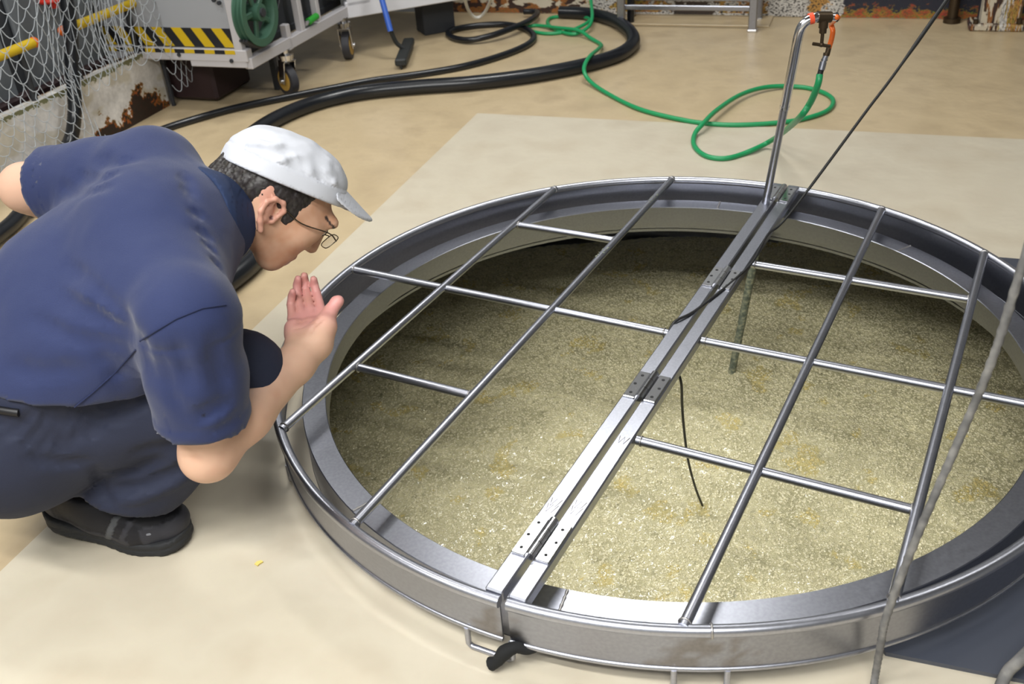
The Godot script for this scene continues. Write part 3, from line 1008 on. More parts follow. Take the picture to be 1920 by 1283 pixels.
func build_squeegee() -> void:
	var foot := on(757, 110, 0.02)
	var t := thing("floor_squeegee", "black floor squeegee with blue handle leaning on white cabinet", "squeegee", Vector3(foot.x, 0, foot.z))
	var inv := t.transform.affine_inverse()
	var b0 := inv * on(752, 126, 0.012); var b1 := inv * on(768, 84, 0.012)
	var x := (b1 - b0)
	var m := mb()
	m.box(frame((b0 + b1) / 2 + Vector3(0, 0.018, 0), x, Vector3.UP), Vector3(x.length(), 0.03, 0.05), 0.006)
	part(m, "head", M.squeegee, t)
	m = mb()
	m.box(frame((b0 + b1) / 2 + Vector3(0, 0.002, 0), x, Vector3.UP), Vector3(x.length() * 1.02, 0.02, 0.008), 0.001)
	part(m, "rubber_blade", M.black_rubber, t)
	var c := (b0 + b1) / 2 + Vector3(0, 0.03, 0)
	var j := inv * far(730, 50, on(757, 110, 0.02).distance_to(CAM) + 0.02)
	var top := inv * far(700, -60, on(757, 110, 0.02).distance_to(CAM) + 0.05)
	m = mb(); m.tube(smooth_path([c, c.lerp(j, 0.35) + Vector3(-0.015, -0.004, 0), j], 6), 0.010, 10); part(m, "socket", M.squeegee, t)
	m = mb(); m.tube([j - (top - j).normalized() * 0.02, j + (top - j).normalized() * 0.85], 0.0125, 12); part(m, "handle", M.blue_handle, t)

func build_bench() -> void:
	var t := thing("steel_bench", "stainless steel bench with square legs against the rusted wall", "bench", room(-0.46, 0, 2.77))
	t.basis = Basis(E1, Vector3.UP, -E2)
	for s in [[-0.295, 0.0], [0.295, 0.0], [-0.295, -0.2], [0.295, -0.2]]:
		var m := mb(); m.box(Transform3D(Basis(), Vector3(s[0], 0.34, s[1])), Vector3(0.034, 0.66, 0.034), 0.003)
		var leg := part(m, "leg", M.dull_steel, t)
		m = mb(); m.box(Transform3D(Basis(), Vector3(s[0], 0.006, s[1])), Vector3(0.042, 0.012, 0.042), 0.003); part(m, "foot_cap", M.chrome, leg)
	var m := mb(); m.box(Transform3D(Basis(), Vector3(0, 0.69, -0.1)), Vector3(0.72, 0.03, 0.34), 0.004); part(m, "top", M.dull_steel, t)
	m = mb(); m.box(Transform3D(Basis(), Vector3(0, 0.095, -0.015)), Vector3(0.57, 0.022, 0.016), 0.003); part(m, "stretcher", M.dull_steel, t)
	m = mb(); m.box(Transform3D(Basis(), Vector3(0, 0.095, -0.19)), Vector3(0.57, 0.022, 0.016), 0.003); part(m, "stretcher", M.dull_steel, t)
	# raised edge strip of the floor along the wall
	var k := room_box(-0.78, -0.10, 0.0, 0.007, 2.84, 3.02, 0.002)
	tag(part(k, "floor_ledge", M.floor_yellow, self), "thin raised beige ledge on the floor under the steel bench", "ledge")

func build_wall_post() -> void:
	var t := thing("rusted_column", "flaking white steel column base rusting at the back wall", "column", room(0.83, 0, 2.91))
	t.basis = Basis(E1, Vector3.UP, -E2)
	var R := M.rust_wall.duplicate() as StandardMaterial3D
	R.uv1_triplanar = true; R.uv1_scale = Vector3(1.6, 3.2, 1.6); R.uv1_offset = Vector3(0.27, 0.42, 0.1)
	var m := mb(); m.box(Transform3D(Basis(), Vector3(0, 1.3, 0)), Vector3(0.16, 2.6, 0.10), 0.008); part(m, "shaft", R, t)
	m = mb(); m.box(Transform3D(Basis(), Vector3(-0.01, 0.014, 0.012)), Vector3(0.21, 0.028, 0.13), 0.006); part(m, "base_plate", R, t)
	m = mb(); m.tube([Vector3(0.075, 0.026, 0.055), Vector3(0.075, 0.05, 0.055)], 0.012, 6); part(m, "anchor_bolt", M.brass, t)
	m = mb(); m.tube([Vector3(-0.09, 0.026, 0.06), Vector3(-0.09, 0.045, 0.06)], 0.012, 6); part(m, "anchor_bolt", M.brass, t)
	t = thing("rusted_pipe", "upright rusted pipe on the back wall left of the column", "pipe", room(0.655, 0, 2.975))
	m = mb(); m.tube([Vector3(0, 0.0, 0), Vector3(0, 2.6, 0)], 0.022, 14); part(m, "riser", M.brass, t)
	m = mb(); m.tube([Vector3(0, 0.0, 0), Vector3(0, 0.02, 0)], 0.036, 14); part(m, "floor_collar", M.brass, t)

func net_point(u: float, w: float) -> Vector3:
	# u runs along E2 in metres, w upwards
	var fold := 0.035 * sin(u * 9.0 + 0.6 * sin(w * 5.0)) + 0.02 * sin(u * 23.0 + w * 3.0)
	var sag := 0.03 * sin(w * 7.0 + u * 4.0)
	var out := 0.0
	if w < 0.30: out = 0.02
	return room(-2.23 + fold * 0.8 + out - 0.05 * w, w + sag * 0.5, u + 0.03 * sin(w * 9.0 + u * 2.0))

func build_net() -> void:
	var m := mb()
	var cell := 0.052
	var nu := 40; var nw := 25
	for i in nu:
		for j in nw:
			var u := -0.45 + (i + (0.5 if j % 2 else 0.0)) * cell
			var low := 0.02
			if u > 0.95: low = 0.20
			if u > 1.42: low = 0.07
			var w := 0.03 + j * cell * 0.62
			if w < low or u > 1.56: continue
			for s in [-1.0, 1.0]:
				var u1: float = u + s * cell * 0.5
				var w1 := w + cell * 0.62
				var pts := []
				for k in 4:
					var f := k / 3.0
					var droop := -0.010 * sin(f * PI)
					pts.append(net_point(lerpf(u, u1, f), lerpf(w, w1, f)) + Vector3(0, droop, 0))
				m.tube(pts, 0.0016, 3, false, false)
	# bunched vertical strands
	for k in 26:
		var u := 1.12 + 0.018 * k + rng.randf_range(-0.01, 0.01)
		if k > 12: u = 0.72 + 0.05 * (k - 13)
		var pts := []
		for q in 9:
			var w := 0.26 + 0.11 * q
			pts.append(net_point(u + 0.012 * sin(q * 1.7 + k), w) + E1 * 0.012)
		m.tube(smooth_path(pts, 2), 0.0014, 3, false, false)
	var o := part(m, "hanging_net", M.net, self)
	tag(o, "white knotted cord net hanging in folds behind the person", "net")

# ---------------------------------------------------------------- hoses and cables
func floor_path(px: Array, y: float) -> Array:
	var o := []
	for p in px:
		var q := on(p[0], p[1], p[2] if p.size() > 2 else y)
		if q.dot(E2) > 2.94: q -= E2 * (q.dot(E2) - 2.94)
		o.append(q)
	return o

func ribbed(b: MB, pts: Array, r: float, pitch: float, depth: float, sides: int) -> void:
	# resample evenly, radius rising and falling
	var len := 0.0
	var cum := [0.0]
	for k in range(1, pts.size()):
		len += pts[k].distance_to(pts[k - 1]); cum.append(len)
	var n := int(len / (pitch * 0.5))
	var out := []; var rr := []
	var k := 0
	for q in n + 1:
		var d := len * q / n
		while k < pts.size() - 2 and cum[k + 1] < d: k += 1
		var f: float = (d - cum[k]) / maxf(cum[k + 1] - cum[k], 1e-6)
		out.append(pts[k].lerp(pts[k + 1], f))
		rr.append(r - (depth if q % 2 else 0.0))
	b.tube(out, rr, sides)

func build_hoses() -> void:
	var m := mb()
	var thick := smooth_path(floor_path([[1060, 14], [1105, 26], [1150, 38], [1180, 58], [1187, 80], [1165, 100], [1120, 116], [1060, 130], [980, 144], [880, 156], [780, 163], [690, 172], [620, 185], [560, 204], [502, 232], [458, 268], [440, 318], [450, 380], [486, 428], [492, 462], [468, 496], [420, 535], [350, 585], [290, 640]], 0.0292), 8)
	ribbed(m, thick, 0.029, 0.009, 0.0012, 16)
	tag(part(m, "suction_hose", M.hose_black, self), "thick ribbed black hose looping over the floor to the back wall", "hose")
	m = mb()
	var thin := smooth_path(floor_path([[1002, 6, 0.03], [1007, 24, 0.03], [994, 38, 0.035], [960, 53, 0.038], [920, 67, 0.03], [880, 75, 0.02], [850, 71], [841, 61], [862, 53], [905, 47], [950, 46], [985, 54], [1001, 68], [990, 83], [950, 101], [880, 122], [800, 137], [700, 151], [620, 166], [540, 182], [440, 203], [360, 225], [300, 245], [250, 270], [205, 300], [150, 345], [60, 400]], 0.0145), 8)
	ribbed(m, thin, 0.0142, 0.006, 0.0006, 12)
	tag(part(m, "drain_hose", M.hose_black, self), "thinner black hose coiled near the white cabinet and running past the kerb", "hose")
	# black hose that climbs over the kerb behind the net
	m = mb()
	var rp := []
	for q in [[0.90, 1.16], [0.70, 1.10], [0.522, 1.061], [0.40, 1.03], [0.30, 0.99], [0.17, 0.92], [0.07, 0.83]]:
		rp.append(room(-2.285 + (0.02 if q[0] < 0.25 else 0.0), q[0], q[1]))
	rp.append(on(40, 400, 0.03)); rp.append(on(-15, 450, 0.03)); rp.append(on(-140, 560, 0.03))
	ribbed(m, smooth_path(rp, 10), 0.0245, 0.01, 0.0012, 14)
	tag(part(m, "riser_hose", M.hose_black, self), "black ribbed hose climbing up the white kerb behind the net", "hose")
	m = mb()
	m.tube(smooth_path([on(868, -30, 0.30), on(872, 0, 0.20), on(880, 22, 0.11), on(892, 33, 0.07), on(905, 28, 0.08), on(916, 10, 0.14), on(926, -20, 0.26)], 6), 0.0075, 10)
	tag(part(m, "white_hose", M.white_hose, self), "thin white hose hanging in a loop beside the white cabinet", "hose")
	m = mb()
	m.tube([room(-0.735, 0.0, 2.87), room(-0.735, 0.9, 2.88)], 0.017, 12)
	tag(part(m, "upright_black_pipe", M.hose_black, self), "upright black pipe behind the left leg of the steel bench", "pipe")
	build_lance()
	# sensor cable: from above, over the cover's middle bars, down into the mash
	m = mb()
	var c0 := on(1480, 402, 0.150)
	var up := far(1757, 26, 2.75)
	var d := (up - c0)
	var cr := []
	for k in 161: cr.append(0.0052 if k < 18 else (0.0036 if k < 30 else 0.0029))
	m.tube(smooth_path([c0 + d * 5.2 + Vector3(0, 0.35, 0), c0 + d * 3.0 + Vector3(0, 0.08, 0), up, c0 + d * 0.5 + Vector3(0, -0.004, 0), c0, on(1440, 440, 0.139), on(1412, 490, 0.142), on(1380, 522, 0.1395), on(1345, 551, 0.1395), on(1300, 585, 0.1395), on(1270, 600, 0.141), on(1259, 612, 0.132), cov(0.0045, -0.02, 0.105), cov(0.03, -0.04, 0.08), on(1276, 712, 0.055), on(1279, 760, -0.03), on(1282, 800, -0.1), on(1290, 862, -0.22), on(1304, 915, -0.34), on(1317, 948, MASH_Y + 0.004), on(1321, 958, MASH_Y - 0.03)], 8), cr, 8)
	tag(part(m, "sensor_cable", M.cable_black, self), "thin black sensor cable draped over the middle bars into the mash", "cable")
	# mash-crusted rope hanging close by
	m = mb()
	var rope := [on(1600, 1400, 0.012), on(1632, 1310, 0.012), on(1642, 1262, 0.030), on(1652, 1205, 0.10), on(1664, 1150, 0.155), far(1722, 1000, 1.42), far(1800, 820, 1.37), far(1862, 670, 1.32), far(1925, 470, 1.27)]
	var l: Vector3 = rope[8] - rope[7]
	rope.append(rope[8] + l * 2.5 + Vector3(0, 0.05, 0)); rope.append(rope[8] + l * 6.5 + Vector3(0, 0.3, 0))
	var sp := smooth_path(rope, 24)
	var rr := []
	for k in sp.size(): rr.append(0.0054 + 0.0007 * noise.get_noise_1d(k * 0.9) + 0.0004 * sin(k * 1.9))
	m.tube(sp, rr, 9)
	tag(part(m, "hanging_rope", M.rope, self), "grey crusted rope hanging down past the near side of the cover", "rope")
	m = mb()
	m.tube(smooth_path([on(1872, 1300, 0.02), on(1888, 1262, 0.03), on(1910, 1240, 0.045), on(1950, 1200, 0.05)], 6), 0.0085, 10)
	tag(part(m, "cord_end", M.rope, self), "short grey cord lying on the dark plate at the corner", "cord")

func build_lance() -> void:
	var q1 := on(1372, 700, MASH_Y - 0.02)
	q1 = Vector3(0.314, MASH_Y, -0.633)
	var q2 := on(1437, 372, 0.15)
	var d := (q2 - q1) / (q2.y - q1.y)
	var at := func(y: float) -> Vector3: return q1 + d * (y - q1.y)
	var root := thing("air_lance", "upright steel pipe with valve and orange hose dipping into the tank", "pipe", at.call(MASH_Y))
	var z := -root.position
	var m := mb()
	m.tube([at.call(0.02) + z, at.call(0.40) + z], 0.0098, 14); part(m, "riser_pipe", M.steel, root)
	m = mb()
	var rr := []; var pp := []
	for k in 16:
		pp.append(at.call(lerpf(MASH_Y - 0.05, 0.03, k / 15.0)) + z)
		rr.append(0.0104 + 0.0018 * absf(noise.get_noise_1d(k * 1.7)))
	m.tube(pp, rr, 12)
	var dp := part(m, "dip_pipe", M.coated, root)
	dp.set_meta("label", "lower pipe crusted with dried mash")
	# bent top
	var top := far(1500, 60, (at.call(0.58) as Vector3).distance_to(CAM))
	var x := (far(1545, 33, 2.57) - far(1505, 33, 2.55)).normalized()
	var bend := [at.call(0.395) + z, at.call(0.50) + z, at.call(0.575) + z, at.call(0.600) + z + x * 0.008, at.call(0.612) + z + x * 0.028, at.call(0.614) + z + x * 0.045]
	m = mb(); m.tube(smooth_path(bend, 6), 0.0112, 14); part(m, "bent_pipe", M.chrome, root)
	m = mb(); m.tube([at.call(0.393) + z, at.call(0.401) + z], 0.0118, 14); part(m, "sleeve", M.chrome, root)
	var e: Vector3 = bend[5]
	m = mb(); m.tube([at.call(0.609) + z + x * 0.016, at.call(0.6115) + z + x * 0.026], 0.0128, 14); part(m, "orange_tape", M.orange_tape, root)
	m = mb(); m.tube([e - x * 0.01, e + x * 0.022], 0.0125, 10); m.tube([e + x * 0.006, e + x * 0.006 - Vector3(0, 0.024, 0)], 0.011, 8)
	var vb := part(m, "valve_body", M.brass, root)
	m = mb(); m.tube([e + x * 0.006 - Vector3(0, 0.024, 0), e + x * 0.006 - Vector3(0, 0.036, 0)], 0.0085, 6); m.tube([e + x * 0.006 - Vector3(0, 0.036, 0), e + x * 0.006 - Vector3(0, 0.062, 0)], 0.0042, 8); part(m, "valve_stem", M.brass, vb)
	var vh := e + x * 0.006 - Vector3(0, 0.062, 0)
	m = mb(); m.tube([vh - x * 0.021 + Vector3(0, 0.002, 0), vh + x * 0.021 - Vector3(0, 0.004, 0)], 0.004, 8); m.ball(vh, 0.0062, 10); part(m, "tee_handle", M.brass, vb)
	m = mb(); m.tube([e + x * 0.022, e + x * 0.038], 0.0088, 12); part(m, "hose_tail", M.chrome, root)
	m = mb(); m.tube(smooth_path(ring_pts(0.0095, 10), 2, true).map(func(p): return frame(e + x * 0.036, Vector3.UP, x) * p), 0.0016, 6, true); part(m, "hose_clip", M.dark, root)
	var dist := 2.575
	var oh := [e + x * 0.030, e + x * 0.038 - Vector3(0, 0.002, 0), far(1559, 44, dist) + z, far(1561.5, 58, dist) + z, far(1559, 74, dist) + z, far(1554, 90, dist) + z]
	m = mb(); m.tube(smooth_path(oh, 5), 0.0062, 10); part(m, "orange_hose", M.orange_hose, root)
	var c := func(px: float, py: float) -> Vector3: return far(px, py, dist) + z
	m = mb(); m.tube([c.call(1555, 86), c.call(1551, 102)], 0.0062, 10); m.tube([c.call(1550, 99), c.call(1549, 105)], 0.0078, 6); part(m, "coupler", M.brass, root)
	m = mb(); m.tube([c.call(1549, 104), c.call(1544, 116)], 0.0066, 12); m.tube([c.call(1546, 111), c.call(1545.5, 114)], 0.0078, 12); m.tube([c.call(1544, 116), c.call(1540, 131)], 0.0082, 12); part(m, "quick_coupling", M.dull_steel, root)
	m = mb(); m.tube([c.call(1540, 130), c.call(1536, 144)], 0.0068, 10); part(m, "hose_collar", M.dark, root)
	m = mb(); m.ball(c.call(1534, 141), 0.005, 10); part(m, "clamp_screw", M.chrome, root)
	# green air hose
	m = mb()
	var gp := [far(1537, 140, dist), far(1533, 160, dist), far(1518, 195, dist + 0.05), far(1494, 226, dist + 0.12), on(1452, 260, 0.05)]
	gp += floor_path([[1405, 284, 0.012], [1362, 297], [1325, 293], [1302, 274], [1303, 251, 0.014], [1320, 230, 0.032], [1346, 205, 0.03], [1390, 177, 0.022], [1440, 163, 0.016], [1500, 163], [1542, 173], [1562, 188], [1553, 206], [1518, 220], [1470, 229], [1400, 234], [1340, 233], [1280, 225], [1200, 205], [1140, 176], [1106, 152, 0.02], [1095, 130, 0.05], [1104, 108, 0.066], [1122, 92, 0.04], [1127, 84, 0.012], [1108, 72, 0.012], [1084, 57, 0.03], [1045, 52, 0.022], [1010, 48], [990, 50], [992, 57], [1025, 63], [1060, 60], [1090, 49, 0.02], [1106, 37, 0.028], [1090, 30], [1055, 28], [1030, 35], [1028, 46], [1045, 57], [1072, 64, 0.012], [1095, 57, 0.02], [1110, 35, 0.05]], 0.0085)
	gp.append(room(-0.95, 0.14, 2.96)); gp.append(room(-0.95, 0.5, 2.98))
	m.tube(smooth_path(gp, 8), 0.0082, 10)
	tag(part(m, "air_hose", M.green_hose, self), "bright green air hose looping across the floor to the steel pipe", "hose")

# ---------------------------------------------------------------- soft bodies: tapered capsules joined smoothly, meshed as surface nets
class Blob:
	var a := PackedVector3Array()
	var ba := PackedVector3Array()
	var inv := PackedFloat32Array()
	var r0 := PackedFloat32Array()
	var dr := PackedFloat32Array()
	var k := 0.03

	func _init(kk := 0.03) -> void:
		k = kk

	func cap(p0: Vector3, p1: Vector3, q0: float, q1: float) -> Blob:
		a.append(p0); ba.append(p1 - p0)
		inv.append(1.0 / maxf((p1 - p0).length_squared(), 1e-9)); r0.append(q0); dr.append(q1 - q0)
		return self

	func chain(pts: Array, rr: Array) -> Blob:
		for j in pts.size() - 1: cap(pts[j], pts[j + 1], rr[j], rr[j + 1])
		return self

	func d(p: Vector3) -> float:
		var o := 1e6
		for j in a.size():
			var pa := p - a[j]
			var b := ba[j]
			var h := clampf(pa.dot(b) * inv[j], 0.0, 1.0)
			var e := (pa - b * h).length() - r0[j] - dr[j] * h
			var q := k - absf(o - e)
			if e < o: o = e
			if q > 0.0: o -= q * q * 0.25 / k
		return o

func smin(x: float, y: float, k: float) -> float:
	var q := k - absf(x - y)
	var o := minf(x, y)
	return o - q * q * 0.25 / k if q > 0.0 else o

func smax(x: float, y: float, k: float) -> float:
	return -smin(-x, -y, k)

func ell(p: Vector3, r: Vector3) -> float:
	var k0 := (p / r).length()
	var k1 := (p / (r * r)).length()
	return k0 * (k0 - 1.0) / maxf(k1, 1e-6)

func net_mesh(fn: Callable, lo: Vector3, hi: Vector3, cell: float, out: MB, colour: Callable, slack := 1.4) -> void:
	var nx := int((hi.x - lo.x) / cell / 4.0 + 1) * 4 + 1
	var ny := int((hi.y - lo.y) / cell / 4.0 + 1) * 4 + 1
	var nz := int((hi.z - lo.z) / cell / 4.0 + 1) * 4 + 1
	var val := PackedFloat32Array(); val.resize(nx * ny * nz); val.fill(1e3)
	var idx := PackedInt32Array(); idx.resize(nx * ny * nz); idx.fill(-1)
	var active := []
	var reach := cell * 4.0 * 0.87 * slack
	for bz in range(0, nz - 1, 4):
		for by in range(0, ny - 1, 4):
			for bx in range(0, nx - 1, 4):
				if absf(fn.call(lo + Vector3(bx + 2, by + 2, bz + 2) * cell)) > reach: continue
				active.append(Vector3i(bx, by, bz))
				for z in 5:
					for y in 5:
						var row := ((bz + z) * ny + by + y) * nx + bx
						for x in 5:
							if val[row + x] > 999.0:
								val[row + x] = fn.call(lo + Vector3(bx + x, by + y, bz + z) * cell)
	var sx := 1; var sy := nx; var sz := nx * ny
	var co := [0, sx, sy, sx + sy, sz, sx + sz, sy + sz, sx + sy + sz]
	var cp := [Vector3(0, 0, 0), Vector3(1, 0, 0), Vector3(0, 1, 0), Vector3(1, 1, 0), Vector3(0, 0, 1), Vector3(1, 0, 1), Vector3(0, 1, 1), Vector3(1, 1, 1)]
	var ed := [[0, 1], [2, 3], [4, 5], [6, 7], [0, 2], [1, 3], [4, 6], [5, 7], [0, 4], [1, 5], [2, 6], [3, 7]]
	var cells := PackedInt32Array()
	for b in active:
		for z in 4:
			for y in 4:
				for x in 4:
					var at: int = ((b.z + z) * ny + b.y + y) * nx + b.x + x
					var c := [val[at], val[at + co[1]], val[at + co[2]], val[at + co[3]], val[at + co[4]], val[at + co[5]], val[at + co[6]], val[at + co[7]]]
					var neg := 0
					for q in 8:
						if c[q] < 0.0: neg += 1
					if neg == 0 or neg == 8: continue
					var sum := Vector3.ZERO; var cnt := 0
					for e in ed:
						var v0: float = c[e[0]]; var v1: float = c[e[1]]
						if (v0 < 0.0) != (v1 < 0.0):
							sum += cp[e[0]].lerp(cp[e[1]], v0 / (v0 - v1)); cnt += 1
					var p := lo + (Vector3(b.x + x, b.y + y, b.z + z) + sum / cnt) * cell
					var g := Vector3(c[1] + c[3] + c[5] + c[7] - c[0] - c[2] - c[4] - c[6], c[2] + c[3] + c[6] + c[7] - c[0] - c[1] - c[4] - c[5], c[4] + c[5] + c[6] + c[7] - c[0] - c[1] - c[2] - c[3]).normalized()
					if colour.is_valid(): out.col = colour.call(p)
					idx[at] = out.add(p - PERSON, g)
					cells.append(at)
	for at in cells:
		var s0 := val[at] < 0.0
		for ax in 3:
			var st: int = [sx, sy, sz][ax]
			if (val[at + st] < 0.0) == s0: continue
			var u: int = [sy, sz, sx][ax]; var w: int = [sz, sx, sy][ax]
			if at - u - w < 0: continue
			var q0 := idx[at]; var q1 := idx[at - u]; var q2 := idx[at - u - w]; var q3 := idx[at - w]
			if q1 < 0 or q2 < 0 or q3 < 0: continue
			out.i.append_array(PackedInt32Array([q0, q1, q2, q0, q2, q3]))
	out.col = Color(1, 1, 1)

func march(fn: Callable, px: float, py: float, from := 1.0) -> Vector3:
	var r := ray(px, py)
	var t := from
	for k in 60:
		var d: float = fn.call(CAM + r * t)
		if d < 0.0006: break
		t += d * 0.8
	return CAM + r * t if t < 2.6 else Vector3.INF

# grooves pressed into cloth: [from, to, depth, width]
func grooves(p: Vector3, g: Array) -> float:
	var o := 0.0
	for q in g:
		var a: Vector3 = q[0]
		var b: Vector3 = q[1]
		var pa := p - a
		var h: float = clampf(pa.dot(b) * q[4], 0.0, 1.0)
		var e: float = (pa - b * h).length_squared() * q[5]
		if e < 6.0: o += 1.7 * q[2] * exp(-e) * (1.0 - 0.6 * absf(2.0 * h - 1.0))
	return o

func groove_list(fn: Callable, lines: Array, from := 1.0) -> Array:
	var o := []
	for l in lines:
		var pts := []
		for k in range(2, l.size(), 2):
			var p := march(fn, l[k], l[k + 1], from)
			if p.is_finite(): pts.append(p)
		for k in pts.size() - 1:
			var b: Vector3 = pts[k + 1] - pts[k]
			o.append([pts[k], b, l[0], l[1], 1.0 / maxf(b.length_squared(), 1e-9), 1.0 / (l[1] * l[1])])
	return o

var H0: Vector3
var HF: Vector3
var HU: Vector3
var HR: Vector3
var no_tone: Callable
func hp(f: float, u: float, r: float) -> Vector3:
	return H0 + HF * f + HU * u + HR * r
var FF: Vector3
var FU: Vector3
func fp(f: float, u: float, r: float) -> Vector3:      # face frame: eyes at u = 0
	return H0 + FF * f + FU * (u + 0.045) + HR * r
func fl(p: Vector3) -> Vector3:
	var q := p - H0
	return Vector3(q.dot(FF), q.dot(FU) - 0.045, q.dot(HR))
func hl(p: Vector3) -> Vector3:
	var q := p - H0
	return Vector3(q.dot(HF), q.dot(HU), q.dot(HR))

func build_person() -> void:
	var root := thing("person", "person in navy polo shirt, dark trousers and white cap crouching beside the tank", "person", PERSON)
	# head frame: looks down to the right, turned a little away
	H0 = far(495, 383, 1.76)
	var vd := (H0 - CAM).normalized()
	var x1 := (far(497, 383, 1.76) - H0); x1 = (x1 - vd * x1.dot(vd)).normalized()
	var u1 := x1.cross(vd).normalized()
	HF = ((x1 * 0.8 - u1 * 0.6) * 0.97 + vd * 0.25).normalized()
	HU = x1 * 0.6 + u1 * 0.8
	HU = (HU - HF * HU.dot(HF)).normalized()
	HR = HF.cross(HU)
	FF = HF * 0.970 - HU * 0.242
	FU = HF * 0.242 + HU * 0.970
	# joints
	var rhip := Vector3(-1.15, 0.275, 0.385); var lhip := Vector3(-1.15, 0.275, 0.215)
	var rknee := Vector3(-0.765, 0.345, 0.388); var lknee := Vector3(-0.95, 0.23, 0.02)
	var rank := on(262, 893, 0.15); var lank := Vector3(-1.09, 0.12, 0.06)
	var rsh := far(352, 598, 1.475); var lsh := Vector3(-0.896, 0.615, 0.165)
	var relb := far(392, 848, 1.60); var lelb := far(48, 352, 1.975)
	var rwri := far(590, 645, 1.70); var lwri := Vector3(-0.99, 0.43, 0.03)
	var nb := far(388, 412, 1.72)
	var hb := hp(-0.035, -0.055, 0)
	build_skin(root, nb, hb, rsh, relb, rwri, lsh, lelb, lwri)
	build_head_wear(root)
	build_shirt(root, rsh, relb, lsh, lelb, nb, hb)
	build_trousers(root, rhip, lhip, rknee, lknee, rank, lank)
	build_shoe(root, on(104, 985, 0), on(374, 1022, 0), 1.0)
	build_shoe(root, Vector3(-1.16, 0, 0.04), Vector3(-0.89, 0, 0.02), -1.0)

func finger(b: Blob, pts: Array, r: float) -> void:
	b.chain(pts, [r * 1.08, r, r * 0.95, r * 0.82].slice(0, pts.size()))

